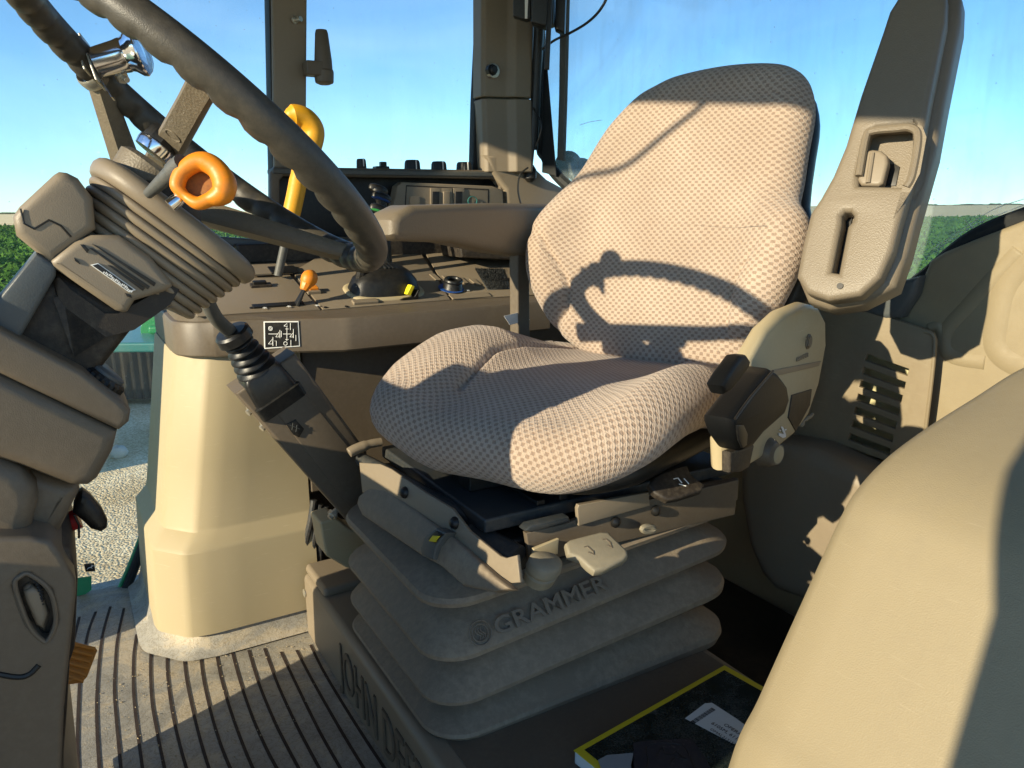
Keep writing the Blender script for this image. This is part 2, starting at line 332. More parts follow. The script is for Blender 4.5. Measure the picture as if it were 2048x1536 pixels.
def floormat():
    m, nt, b = newmat('floor_mat'); L = nt.links.new; o = N(nt, 'ShaderNodeTexCoord').outputs['Object']
    a = N(nt, 'ShaderNodeTexNoise', Scale=5.0, Detail=9.0, Roughness=.65, Distortion=1.2); L(o, a.inputs['Vector'])
    c = N(nt, 'ShaderNodeTexNoise', Scale=26.0, Detail=6.0, Roughness=.7, Distortion=2.5); L(o, c.inputs['Vector'])
    c1 = ramp(nt, a.outputs[0], [(.32, (.22, .21, .185)), (.48, (.34, .32, .275)), (.56, (.46, .395, .29)), (.72, (.42, .40, .35))])
    edge = ramp(nt, c.outputs[0], [(.455, rgb(1, 1, 1)), (.49, rgb(.62, .58, .5)), (.51, rgb(1.0, 1, 1))])
    mx = N(nt, 'ShaderNodeMix', data_type='RGBA', blend_type='MULTIPLY'); mx.inputs[0].default_value = 1; L(c1, mx.inputs[6]); L(edge, mx.inputs[7])
    L(mx.outputs[2], b.inputs['Base Color']); b.inputs['Roughness'].default_value = .6
    f = N(nt, 'ShaderNodeTexNoise', Scale=320.0, Detail=4.0); L(o, f.inputs['Vector'])
    h = N(nt, 'ShaderNodeMath', operation='ADD'); L(f.outputs[0], h.inputs[0]); L(c.outputs[0], h.inputs[1])
    bp = N(nt, 'ShaderNodeBump', Strength=.5, Distance=.0015); L(h.outputs[0], bp.inputs['Height']); L(bp.outputs[0], b.inputs['Normal']); return m
M['floor'] = floormat()
def gravelmat():
    m, nt, b = newmat('gravel'); L = nt.links.new; o = N(nt, 'ShaderNodeTexCoord').outputs['Object']
    v = N(nt, 'ShaderNodeTexVoronoi', Scale=55.0, Randomness=1.0); L(o, v.inputs['Vector'])
    n = N(nt, 'ShaderNodeTexNoise', Scale=1.3, Detail=6.0); L(o, n.inputs['Vector'])
    c = ramp(nt, v.outputs['Color'], [(0, (.50, .38, .22)), (.5, (.78, .64, .42)), (1, (.96, .86, .62))])
    d = ramp(nt, n.outputs[0], [(.35, (.7, .62, .5)), (.7, (1.05, 1.02, .98))])
    mx = N(nt, 'ShaderNodeMix', data_type='RGBA', blend_type='MULTIPLY'); mx.inputs[0].default_value = 1; L(c, mx.inputs[6]); L(d, mx.inputs[7])
    L(mx.outputs[2], b.inputs['Base Color']); b.inputs['Roughness'].default_value = .9
    v2 = N(nt, 'ShaderNodeTexVoronoi', Scale=55.0); L(o, v2.inputs['Vector'])
    inv = N(nt, 'ShaderNodeMath', operation='MULTIPLY'); L(v2.outputs[0], inv.inputs[0]); inv.inputs[1].default_value = -1
    bp = N(nt, 'ShaderNodeBump', Strength=.7, Distance=.012); L(inv.outputs[0], bp.inputs['Height']); L(bp.outputs[0], b.inputs['Normal']); return m
M['gravel'] = gravelmat()
def cropmat(name, lo, hi, sc=3.0):
    m, nt, b = newmat(name); L = nt.links.new; o = N(nt, 'ShaderNodeTexCoord').outputs['Object']
    n = N(nt, 'ShaderNodeTexNoise', Scale=sc, Detail=8.0, Roughness=.75); L(o, n.inputs['Vector'])
    L(ramp(nt, n.outputs[0], [(.35, lo), (.65, hi)]), b.inputs['Base Color']); b.inputs['Roughness'].default_value = 1; b.inputs['Specular IOR Level'].default_value = .08; return m
M['leaf'] = cropmat('crop_leaf', (.03, .085, .012), (.10, .2, .03))
M['stubble'] = cropmat('stubble', (.78, .58, .30), (.90, .71, .42), .05)
M['treeline'] = cropmat('far_trees', (.05, .06, .03), (.09, .1, .05))
#SECTION
# ================================================================== OUTSIDE
GZ = -1.3
def sheet(name, x0, x1, y0, y1, z, mat, nx=1, ny=1):
    V, Fc = grid(lambda u, v: np.array([x0 + (x1 - x0) * u, y0 + (y1 - y0) * v, z]), nx, ny); return mk(name, V, Fc, mat, origin=(0, 0, z))
tag(sheet('ground', -4000, 4000, -300, 5000, GZ, M['stubble']), 'pale stubble ground running out to the horizon', 'ground', kind='structure')
tag(sheet('gravel_yard', -45, 60, -12, 19, GZ + .006, M['gravel']), 'sunlit pale gravel yard around the tractor', 'ground', kind='structure')
def crop():
    V = []; Fc = []; K = 95000
    y = 16.5 + (rng.random(K) ** 2.1) * 100; x = (rng.random(K) * 2 - 1) * (y * .85 + 6); front = y < 24
    canopy = GZ + .42 + .07 * np.sin(x * 1.7) * np.sin(y * 1.3)
    z = canopy - rng.random(K) ** 2 * np.where(front, .4, .16); sz = (.035 + rng.random(K) * .06) * (1 + y / 30)
    d = rng.normal(size=(K, 3)); d /= np.linalg.norm(d, axis=1)[:, None]; e = rng.normal(size=(K, 3)); e -= (e * d).sum(1)[:, None] * d; e /= np.linalg.norm(e, axis=1)[:, None]
    c = np.stack([x, y, z], 1); A = c - d * sz[:, None]; B = c + e * sz[:, None] * .5; C_ = c + d * sz[:, None]; D = c - e * sz[:, None] * .5
    P = np.stack([A, B, C_, D], 1).reshape(-1, 3)
    me = bpy.data.meshes.new('crop_field'); me.from_pydata(P.tolist(), [], np.arange(K * 4).reshape(-1, 4).tolist()); me.materials.append(M['leaf'])
    G, GF = grid(lambda u, v: np.array([(u - .5) * 2 * (17 + 98 * v) * 1.0, 17 + 98 * v, GZ + .3 + .06 * sin(u * 90) * cos(v * 140)]), 60, 60)
    n = len(P); me2 = bpy.data.meshes.new('t'); allV = P.tolist() + [g.tolist() for g in G]; allF = np.arange(K * 4).reshape(-1, 4).tolist() + [[i + n for i in f] for f in GF]
    me.clear_geometry(); me.from_pydata(allV, [], allF); bpy.data.meshes.remove(me2)
    o = bpy.data.objects.new('crop_field', me); COL.objects.link(o); tag(o, 'low leafy green crop field beyond the gravel', 'crop', kind='stuff')
crop()
def treeline():
    V = []; Fc = []
    for i in range(300):
        x = rng.uniform(-1500, -700) if i < 240 else rng.uniform(700, 1500); y = 1750 + rng.uniform(-60, 60); w = rng.uniform(8, 26); h = rng.uniform(1.5, 4.5)
        n = len(V); m = 7
        for j in range(m):
            t = 2 * pi * j / m; V.append((x + w * cos(t), y + 4 * sin(t), GZ)); 
        for j in range(m):
            t = 2 * pi * j / m; V.append((x + w * .6 * cos(t) + rng.uniform(-2, 2), y + 3 * sin(t), GZ + h * rng.uniform(.6, 1)))
        Fc += [[n + j, n + (j + 1) % m, n + m + (j + 1) % m, n + m + j] for j in range(m)] + [[n + m + j for j in range(m)]]
    tag(mk('far_woodland', V, Fc, M['treeline'], origin=(0, 1750, GZ), ang=180), 'thin line of far trees on the horizon', 'trees', kind='stuff')
treeline()
# pebble on the gravel
p = un(238, 905, pZ(GZ + .05))
V, Fc = lathe(p - ez * .055, ez, [(0, .03), (.02, .07), (.06, .085), (.1, .06), (.12, .02)], 9); V = [np.array(v) + rng.normal(size=3) * .008 for v in V]
tag(mk('pebble', V, Fc, M['stone'], ang=180), 'single pale round stone lying on the gravel outside', 'stone')
# green mower standing on the gravel
mw = empty('mower', (-4.2, 9.0, GZ), 'green mower deck with rubber curtain parked on the gravel outside', 'mower')
def bw3(x0, x1, y0, y1, z0, z1): return box(((x0 + x1) / 2, (y0 + y1) / 2, (z0 + z1) / 2), ((x1 - x0) / 2, 0, 0), (0, (y1 - y0) / 2, 0), (0, 0, (z1 - z0) / 2))
mk('deck', *bw3(-8.2, -1.4, 8.7, 10.9, GZ + .62, GZ + .74), M['teal'], mw, bev=.03)
V, Fc = grid(lambda u, v: np.array([-8.2 + 6.8 * u, 8.69 + .02 * sin(u * 420), GZ + .08 + .55 * v]), 500, 1)
mk('curtain', V, Fc, M['rubber'], mw)
mk('rear_curtain', *bw3(-8.2, -1.4, 10.85, 10.9, GZ + .1, GZ + .62), M['rubber'], mw)
mk('wing', *bw3(-7.6, -4.35, 5.6, 7.3, GZ + .05, GZ + .95), M['green'], mw, bev=.05)  # unseen box added beside the mower to throw shade on the gravel
mk('gearbox', *bw3(-4.9, -3.9, 10.9, 12.6, GZ + .3, GZ + 1.15), M['green'], mw, bev=.04); mk('top_plate', *bw3(-4.4, -3.2, 9.2, 9.9, GZ + .75, GZ + .86), M['green'], mw, bev=.04)
pb = [un(283, 690, (np.array([0, 9.4, 0]), np.array([0, 1.0, 0]))), un(280, 655, (np.array([0, 9.4, 0]), np.array([0, 1.0, 0]))), un(302, 612, (np.array([0, 9.4, 0]), np.array([0, 1.0, 0]))), un(322, 618, (np.array([0, 9.4, 0]), np.array([0, 1.0, 0]))), un(333, 690, (np.array([0, 9.4, 0]), np.array([0, 1.0, 0])))]
mk('hitch_bracket', *prism(pb, (0, .12, 0)), M['green'], mw, bev=.01)
for dx in (-.28, .12):
    mk('strut', *tube([(-3.95 + dx, 9.5, GZ + .72), (-3.9 + dx, 9.6, GZ + 1.25)], .025, 8), M['green'], mw)

# ================================================================== CAB SHELL
fl = mk('floor', *grid(lambda u, v: W(-1.1 + 2.9 * u, -.05 + 2.09 * v, 0), 2, 2), M['floor'], origin=W(0, 1, 0)); tag(fl, 'dusty grey ribbed rubber floor mat of the tractor cab', 'floor', kind='structure')
mk('underfloor', *boxr(-1.1, 1.8, -.05, 2.04, -.12, -.004), M['dbrown'], fl)
Z2 = lambda L: [(x / 2.866, 1000 + y / 2.866) for x, y in L]
grooves = [[(548, 640), (510, 740), (490, 830), (460, 1000), (448, 1200), (443, 1400), (448, 1560)],
 [(632, 610), (590, 760), (570, 900), (555, 1100), (555, 1300), (570, 1560)], [(710, 620), (672, 800), (660, 950), (655, 1100), (670, 1300), (695, 1560)],
 [(782, 770), (765, 900), (765, 1100), (785, 1300), (820, 1560)], [(868, 800), (862, 950), (870, 1150), (905, 1350), (948, 1560)],
 [(955, 820), (960, 1000), (985, 1200), (1025, 1380), (1075, 1560)], [(1048, 820), (1065, 1000), (1100, 1180), (1150, 1380), (1205, 1560)],
 [(1145, 850), (1165, 1020), (1210, 1220), (1265, 1400), (1330, 1560)], [(1240, 880), (1270, 1030), (1330, 1230), (1400, 1420), (1460, 1560)],
 [(1330, 870), (1380, 1050), (1450, 1250), (1530, 1430), (1600, 1560)], [(1425, 860), (1480, 1040), (1570, 1260), (1650, 1420), (1725, 1560)],
 [(1515, 850), (1590, 1050), (1690, 1270), (1800, 1480), (1845, 1560)], [(1610, 870), (1720, 1100), (1834, 1330), (1965, 1560)],
 [(1700, 860), (1800, 1050), (1960, 1330), (2100, 1560)], [(1780, 830), (1860, 990), (2030, 1270), (2220, 1560)], [(455, 670), (425, 790), (400, 900)]]
V, Fc = [], []
for g in grooves:
    P = smooth_path([un(x, y, pZ(.001)) for x, y in Z2(g)], 6)
    w = .0027; rings = []
    for i, q in enumerate(P):
        d = nrm(P[min(i + 1, len(P) - 1)] - P[max(i - 1, 0)]); sd_ = np.cross(d, ez)
        rings.append([q - sd_ * w - ez * .003, q - sd_ * w * .95 + ez * .0002, q + sd_ * w * .95 + ez * .0002, q + sd_ * w - ez * .003])
    V, Fc = join((V, Fc), loft(rings))
M['rib'] = plastic('mat_rib', (.03, .018, .015), .8, 400, .4, .35, dcol=(.1, .085, .065), dscale=30)
mk('mat_rib', V, Fc, M['rib'], fl)
# raised dirty border of the mat at the foot of the console
Pb = smooth_path([un(x, y, pZ(.006)) for x, y in [(225, 1165), (262, 1218), (282, 1258), (330, 1272), (420, 1292), (520, 1298), (600, 1292), (640, 1300)]], 8)
M['dirt'] = plastic('caked_dust', (.42, .33, .2), .9, 200, .8, .7, dcol=(.3, .25, .18), dscale=20)
V, Fc = tube(Pb, .022, 10, flat=.35, fd=es); pass
ro = mk('ceiling', *boxr(-.56, 1.75, .1, 2.15, 1.615, 1.85), M['headliner'], bev=.04); tag(ro, 'dark headliner roof of the tractor cab', 'ceiling', kind='structure')

fp_ = empty('right_shade_post', W(-.51, 1.8, 0), 'unseen front right cab post, widened to shade the console front', 'cab post')  # out of view, made wide to shade the console front and floor
mk('post', *boxr(-.55, -.48, 1.655, 1.99, -.1, 1.66), M['brown'], fp_, bev=.01)
fq_ = empty('left_shade_post', W(-.51, .1, 0), 'unseen front left cab post, shaped to shade the fender and raised armrest', 'cab post')  # out of view, edge shaped to cast shade on fender and armrest
mk('post', *prism([W(-.55, -.12, -.1), W(-.55, .075, -.1), W(-.55, .08, .83), W(-.55, .082, .98), W(-.55, .12, 1.11), W(-.55, .15, 1.575), W(-.55, .48, 1.575), W(-.55, .54, 1.63), W(-.55, -.12, 1.63)], er * .07), M['brown'], fq_)
_N = np.cross(nrm([.777, -.629, 0]), nrm([.629, .777, 0]) * sin(radians(14)) + ez * cos(radians(14))); _P0 = np.array([.2585, 1.4075, .795])
wp_ = []
for q in [(1120, 372), (1150, 365), (1250, 335), (1330, 270), (1400, 210), (1440, 160)]:
    b0 = un(q[0], q[1], (_P0, _N)); wp_.append(b0 - LD * ((b0 @ er + .58) / (LD @ er)))
wa = mk('shadow_arm', *tube(smooth_path(wp_, 6), .006, 8), M['rubber']); tag(wa, 'unseen thin black arm below the front roof edge, shaped to cast the arc shadow on the backrest', 'wiper')  # added out of view, path traced back from the arc shadow on the backrest
ds_ = mk('bellows_shade_block', *boxr(-.46, -.40, .42, .75, 0, .73), M['brown'], bev=.02); tag(ds_, 'unseen brown block left of the pedestal, added to shade the bellows', 'panel')  # out of view, added only to keep the sun off the bellows
hd = mk('engine_hood', *boxr(-2.6, -.7, .45, 1.30, -.9, .2), M['green'], bev=.08); tag(hd, 'unseen green engine hood ahead of the cab, added to block skylight', 'hood')  # out of view, added to cut skylight entering from the front
lw_ = mk('rear_left_post', *boxr(1.12, 1.5, .0, .12, -.1, 1.66), M['brown'], bev=.02); tag(lw_, 'unseen rear left cab post behind the door opening, added to block skylight', 'cab post')  # out of view, added to close off skylight on the door side
def tpart(name, pts, s, th, mat, parent, **k): return plate(name, pts, pS(s), th, mat, parent, **k)
# window post with its latch bolt
wp = empty('window_post', W(.53, 1.95, .99), 'beige upright window post between the two right hand panes', 'window post')
tpart('post', [(543, -120), (549, 345), (613, 345), (616, -120)], 1.95, .07, M['taupe'], wp, bev=.008)
tpart('seal', [(536, -120), (545, 345), (551, 345), (545, -120)], 1.965, .05, M['seal'], wp, bev=.002)
mk('bolt', *lathe(un(588, 40, pS(1.948)), -es + .6 * er, [(0, .009), (.004, .009), (.005, .006), (.022, .006)], 10), M['zinc'], wp)
wl = empty('window_latch', W(.6, 1.93, 1.14), 'taupe window catch with upright tapered handle on the window post', 'window latch')
c = un(648, 150, pS(1.92))
mk('catch', *join(lathe(c + ez * -.022, ez, [(0, .012), (.004, .022), (.03, .024), (.036, .02)], 16), box(un(628, 138, pS(1.92)), er * .022, es * .02, ez * .016)), M['brown'], wl, bev=.003)
mk('handle', *lathe(c + ez * .012, ez, [(0, .0215), (.02, .021), (.08, .0155), (.088, .013)], 14), M['brown'], wl)
# panes on the right-hand side
fw_ = empty('front_side_window', W(0, 2.0, 0), 'large clear side pane over the green field and gravel, left of the window post', 'window')
gp = [(-900, -200), (541, -200), (549, 340), (560, 500), (345, 620), (314, 925), (285, 1050), (240, 1182), (150, 1200), (-900, 1262)]
tpart('glass', gp, 2.0, .005, M['glass'], fw_, bev=.001)
V, Fc = tube(smooth_path([un(x, y, pS(1.993)) for x, y in [(352, 600), (314, 915), (288, 1050), (242, 1168), (225, 1186), (150, 1203), (-200, 1225), (-900, 1268)]], 6), .005, 8)
mk('glass_edge', V, Fc, M['glass_edge'], fw_)
V, Fc = tube(smooth_path([un(x, y, pS(1.985)) for x, y in [(362, 600), (322, 925), (297, 1052), (252, 1178), (232, 1196), (150, 1212), (-200, 1236), (-900, 1280)]], 6), .011, 10)
mk('seal', V, Fc, M['seal'], fw_)
lg = tpart('safety_mark', [(168, 1128), (188, 1126), (191, 1142), (171, 1144)], 1.992, .0006, M['sticker'], fw_, bev=.0001)
c = un(180, 1135, pS(1.9905)); ax, ay = er * .0011, ez * .0011
deer = [(-6, -3), (-4, 0), (-1, 1), (2, 1), (4, 4), (3, 6), (5, 5), (6, 3), (8, 2), (5, 1), (3, -1), (5, -4), (1, -1), (-3, -1), (-6, -5)]
mk('emblem', *prism([c + ax * x + ay * y for x, y in deer], es * .0005), M['white'], lg)
mk('tint_label', *prism([un(x, y, pS(1.992)) for x, y in [(154, 1156), (183, 1152), (183, 1180), (154, 1200)]], es * .0006), M['glass_edge'], fw_)
sw = empty('side_window', W(.8, 2.0, 1), 'clear right hand side pane showing only blue sky, above the dial box', 'window')
tpart('glass', [(611, -200), (611, 345), (960, 352), (966, -200)], 2.0, .005, M['glass'], sw, bev=.001)
tpart('seal', [(958, -120), (957, 60), (950, 200), (946, 345), (966, 345), (970, 200), (972, -120)], 1.97, .03, M['seal'], sw, bev=.003)
# corner pillar
cp = empty('corner_pillar', W(1.1, 1.93, .95), 'two piece taupe rear corner pillar with a black bolt and a sloping foot', 'pillar')
PC = pS(1.92)
def colum(name, cx, wd, y0, y1, mat):
    """upright trim with a rounded inner face: half-round sweep between two heights"""
    rings = []
    for y, c_, w_ in [(y0, cx[0], wd[0]), ((y0 + y1) / 2, (cx[0] + cx[1]) / 2, (wd[0] + wd[1]) / 2), (y1, cx[1], wd[1])]:
        a, b = un(c_ - w_, y, PC), un(c_ + w_, y, PC); m = (a + b) / 2; hr = np.linalg.norm(b - a) / 2
        rings.append([m + er * hr * sx * 1.0 + es * sy for sx, sy in [(-1, .06), (-1, .012), (-.9, 0), (-.1, -.012), (.15, -.03), (.8, -.034), (1, -.018), (1, .06)]])
    V, Fc = loft(rings); return mk(name, V, Fc, mat, cp, ang=28, bev=.004)
colum('upper_trim', (1017, 1012), (50, 46), -120, 196, M['taupe'])
colum('lower_trim', (1013, 1016), (46, 44), 199, 345, M['taupe'])
tpart('foot', [(972, 310), (985, 345), (1012, 380), (1018, 470), (1160, 470), (1150, 405), (1135, 380), (1095, 358), (1066, 330), (1050, 300)], 1.915, .05, M['taupe'], cp, bev=.012)
b_ = mk('bolt', *lathe(un(984, 140, pS(1.9)), -es + er * .1, [(-.01, .015), (.003, .015), (.004, .011), (.012, .011), (.014, .008)], 8), M['black'], cp)
mk('washer', *lathe(un(988, 141, pS(1.9)), -es + er * .1, [(-.012, .0185), (.0, .0185), (.001, .015)], 20), M['zinc'], b_)
# strut, belt, cable and bracket hanging by the rear window
PW = (W(1.22, 1.93, 0), nrm(er * .985 + es * .172))
PWn = (W(1.17, 1.9, 0), PW[1])
st = empty('gas_strut', un(1068, 330, PWn), 'black gas strut with ball end beside the rear window edge', 'gas strut')
mk('body', *tube([un(1084, -60, PWn), un(1072, 180, PWn), un(1066, 300, PWn)], .0135, 12), M['rubber'], st)
mk('rod', *tube([un(1066, 290, PWn), un(1062, 332, PWn)], .0055, 10), M['grey'], st)
mk('ball_end', *lathe(un(1060, 348, PWn), ez, [(-.022, .008), (-.012, .018), (.012, .018), (.026, .009)], 12), M['black'], st)
bl = mk('black_strap', *prism(uns([(1088, 100), (1093, 130), (1112, 352), (1084, 345), (1086, 200)], (W(1.2, 1.9, 0), PW[1])), PW[1] * .003), M['seal']); tag(bl, 'narrow black strap hanging in a long wedge beside the rear window', 'strap')
cb = mk('hanging_cable', *tube(smooth_path([un(x, y, (W(1.1, 1.8, 0), PW[1])) for x, y in [(1085, 98), (1110, 80), (1140, 66), (1175, 45), (1200, 20), (1215, -10), (1222, -60)]], 6), .0032, 8), M['rubber']); tag(cb, 'thin black cable curving down across the rear window', 'cable')
cb = mk('thin_wire', *tube(smooth_path([un(x, y, (W(1.15, 1.88, 0), PW[1])) for x, y in [(1066, 215), (1080, 240), (1082, 262), (1072, 292)]], 6), .0025, 6), M['rubber']); tag(cb, 'short bowed black wire beside the gas strut', 'wire')
mk('cord', *tube(smooth_path([un(x, y, pS(1.875)) for x, y in [(1056, 335), (1040, 350), (1036, 380), (1042, 410)]], 6), .0025, 6), M['rubber'], cp)
br = empty('monitor_bracket', un(1080, 20, PWn), 'black hanging bracket with flat arms at the top of the corner pillar', 'bracket')
PB = (W(1.0, 1.75, 0), nrm(er * .6 + es * .8))
plate('back_box', [(1026, -120), (1026, 32), (1052, 40), (1062, 36), (1062, -120)], PB, .03, M['black'], br, bev=.003)
plate('front_box', [(1062, -120), (1064, 48), (1090, 56), (1108, 50), (1110, -120)], PB, .05, M['black'], br, bev=.004, lift=.02)
plate('hanging_arm', [(1104, -120), (1090, 130), (1090, 143), (1100, 143), (1112, -120)], PB, .012, M['black'], br, bev=.003, lift=.03)
plate('side_box', [(1112, -120), (1108, 52), (1128, 62), (1134, -120)], PB, .05, M['black'], br, bev=.003, lift=-.02)
plate('white_tab', [(1050, -10), (1050, 38), (1055, 38), (1057, -10)], PB, .002, M['white'], br, bev=.0004, lift=.004)
# rear window
rw = empty('rear_window', un(1500, 500, PW), 'wide dusty scratched rear pane behind the seat', 'window')
plate('glass', [(1078, -300), (1082, 290), (1102, 335), (1140, 372), (1250, 430), (1500, 640), (1790, 640), (1900, 560), (2400, 330), (2400, -300)], PW, .005, M['glass_rear'], rw, bev=.001)
plate('pane_edge', [(1134, -200), (1128, 200), (1124, 320), (1136, 322), (1140, 200), (1150, -200)], PW, .012, M['grey'], rw, bev=.002, lift=.02)
V, Fc = tube(smooth_path([un(x, y, PW) for x, y in [(1078, -300), (1081, 240), (1092, 315), (1125, 362), (1180, 400), (1300, 450), (1520, 560), (1700, 600), (1800, 585), (1850, 556), (1950, 475), (2100, 415), (2400, 310)]], 6), .016, 10)
mk('seal', V, Fc, M['seal'], rw)
for q in ([(1862, 500), (1920, 462), (1985, 420), (2048, 398)], [(1880, 494), (1950, 450), (2048, 410)], [(1930, 440), (1945, 455), (1960, 470)], [(1160, 250), (1180, 244), (1204, 240)]):
    mk('scratch', *tube(smooth_path(uns(q, (PW[0] - PW[1] * .004, PW[1])), 6), .0006, 5), M['white'], rw)
# lamps outside the rear window
for (x, y, rr, lab) in [(1136, 330, 27, 'dark green round lamp housing outside the rear window, left one'), (1162, 342, 25, 'dark green round lamp housing outside the rear window, half hidden behind the backrest')]:
    ppl = (np.array([0, 2.7, 0]), np.array([0, 1.0, 0])); c = un(x, y, ppl); R_ = rr / F * 2.6
    o = mk('rear_lamp', *lathe(c, (0.15, -1, .1), [(-.05, R_ * .8), (0, R_), (.01, R_), (.03, R_ * .85), (.045, R_ * .4)], 24), M['green_d']); tag(o, lab, 'lamp', 'lamps outside the rear window')
# ================================================================== SIDE CONSOLE
sc_ = empty('side_console', W(.4, 1.7, 0), 'tall tan plastic side console with dark control deck under the right windows', 'console')
def outline(rf, si, rc, lean=0):        # plan outline: inboard face at s=si from r=.405 forward to a rounded corner, then the front face out to s=1.97
    P = [W(.405, si, 0)] + [W(.405 - (.405 - rf - rc) * t, si, 0) for t in (.35, .7, 1)]
    cor = [(rf + rc, si), (rf + rc * .62, si + rc * .07), (rf + rc * .54, si + rc * .11), (rf + rc * .47, si + rc * .17), (rf + rc * .10, si + rc * .62), (rf + rc * .055, si + rc * .70), (rf + rc * .03, si + rc * .79), (rf, si + rc)]
    P += [W(a, b, 0) for a, b in cor[1:]]
    P += [W(rf - .0, si + rc + (1.97 - si - rc) * t, 0) for t in (.5, 1)] + [W(.405, 1.97, 0)]
    return P
lv = [(0.045, .078, 1.560), (.225, .086, 1.563), (.232, .089, 1.566), (.258, .112, 1.588), (.264, .114, 1.590), (.4, .135, 1.588), (.618, .168, 1.580), (.624, .170, 1.582)]
rings = [[p + ez * z for p in outline(rf, si, .105)] for z, rf, si in lv]
mk('base_panel', *loft(rings), M['tan'], sc_, ang=24)
mk('mat_skirt', *loft([[p + ez * z for p in outline(rf, si, .14)] for z, rf, si in [(.004, .045, 1.54), (.02, .07, 1.562), (.06, .082, 1.57)]]), M['floor'], sc_, ang=50)
# recessed rear part of the console under the trim band
mk('rear_panel', *boxr(.41, 1.3, 1.588, 1.97, .30, .622), M['brown'], sc_, bev=.004)
mk('inner_void', *boxr(.43, 1.3, 1.66, 1.97, .0, .30), M['dbrown'], sc_)
# trim band
inb = [(.97, 1.5), (.70, 1.487), (.49, 1.485), (.47, 1.487), (.30, 1.562)]
def band(off):
    P = [W(r, s + off, 0) for r, s in inb] + [W(.24, 1.565 + off, 0)]
    for t in np.linspace(0, pi / 2, 7)[1:]: P.append(W(.26 - (.09 - off) * sin(t), 1.65 - (.085 - off) * cos(t), 0))
    return P + [W(.172 + off, 1.8, 0), W(.172 + off, 1.97, 0), W(.97, 1.97, 0)]
mk('trim_band', *loft([[p + ez * z for p in band(o)] for z, o in [(.622, .004), (.626, 0), (.684, .0), (.69, .003), (.692, .012)]]), M['brown'], sc_, ang=40)
DS = .3
def deckz(s): return .694 + (s - 1.56) * DS
PD = (W(.4, 1.56, .696), nrm(ez - es * DS))
def dk(x, y): return un(x, y, PD)
ex = er; ey = nrm(es + ez * DS); en = PD[1]
dp = [W(1.3, 1.52, 0)] + band(.010)[:-1] + [W(1.3, 1.97, 0)]
top = [p + ez * (deckz(min(float(p @ es), 1.93)) + .001) for p in dp]; bot = [p + ez * .66 for p in dp]; n_ = len(dp)
mk('deck', bot + top, [list(range(n_)), list(range(n_, 2 * n_))] + [[i, (i + 1) % n_, (i + 1) % n_ + n_, i + n_] for i in range(n_)], M['brown'], sc_, bev=.003)
# panel joints in the deck (thin raised-lip plates cut by gaps)
for k, poly in enumerate([[(378, 604), (395, 560), (560, 556), (575, 545), (640, 620), (500, 626), (395, 634)], [(646, 620), (585, 545), (640, 512), (840, 505), (900, 600)],
                          [(905, 600), (850, 506), (1100, 500), (1150, 585)]]):
    plate('deck_plate', poly, PD, .003, M['taupe'], sc_, bev=.001, lift=.0018)
# rear raised sill of the deck and the dial box
PB1 = pS(1.93)
tpart('box_frame', [(541, 480), (541, 345), (550, 333), (962, 340), (1004, 348), (1017, 364), (1018, 480)], 1.93, .03, M['brown'], sc_, holes=[[(560, 474), (560, 360), (568, 352), (985, 358), (1000, 366), (1003, 474)]], bev=.005)
tpart('box_back', [(545, 490), (545, 340), (1010, 350), (1014, 490)], 1.985, .01, M['black'], sc_)
mk('box_floor', *boxr(.35, 1.15, 1.86, 1.99, .78, .826), M['dbrown'], sc_, bev=.006)
mk('box_top', *boxr(.46, 1.06, 1.925, 1.985, .985, .999), M['grey'], sc_, bev=.004)
tpart('front_rail', [(330, 466), (330, 486), (560, 500), (770, 498), (770, 478), (540, 480)], 1.9, .05, M['slate'], sc_, bev=.006)
swp = tpart('switch_panel', [(775, 470), (795, 372), (805, 364), (985, 372), (1006, 380), (1012, 470)], 1.915, .04, M['taupe'], sc_, bev=.004)
tpart('panel_line', [(806, 470), (812, 370), (978, 378), (978, 470)], 1.9145, .002, M['dbrown'], swp, bev=.0003)
tpart('panel_face', [(809, 470), (814, 373), (976, 381), (975, 470)], 1.9135, .002, M['taupe'], swp, bev=.0006)
for x, y, m_ in [(872, 388, 'black'), (894, 388, 'taupe'), (918, 388, 'black')]:
    f = tpart('switch_bezel', [(x - 11, y - 12), (x + 11, y - 12), (x + 11, y + 40), (x - 11, y + 40)], 1.910, .006, M['taupe'], swp, bev=.001)
    tpart('rocker', [(x - 7, y - 5), (x + 7, y - 5), (x + 7, y + 30), (x - 7, y + 30)], 1.907, .006, M[m_], f, bev=.002)
tpart('blank_cover', [(820, 393), (840, 393), (840, 412), (820, 412)], 1.910, .004, M['taupe'], swp, bev=.001)
mk('key_ring', *tube([un(945 + 9 * cos(t), 402 + 9 * sin(t), pS(1.908)) for t in np.linspace(0, 2 * pi, 16, endpoint=False)], .0015, 6, closed=True), M['teal'], swp)
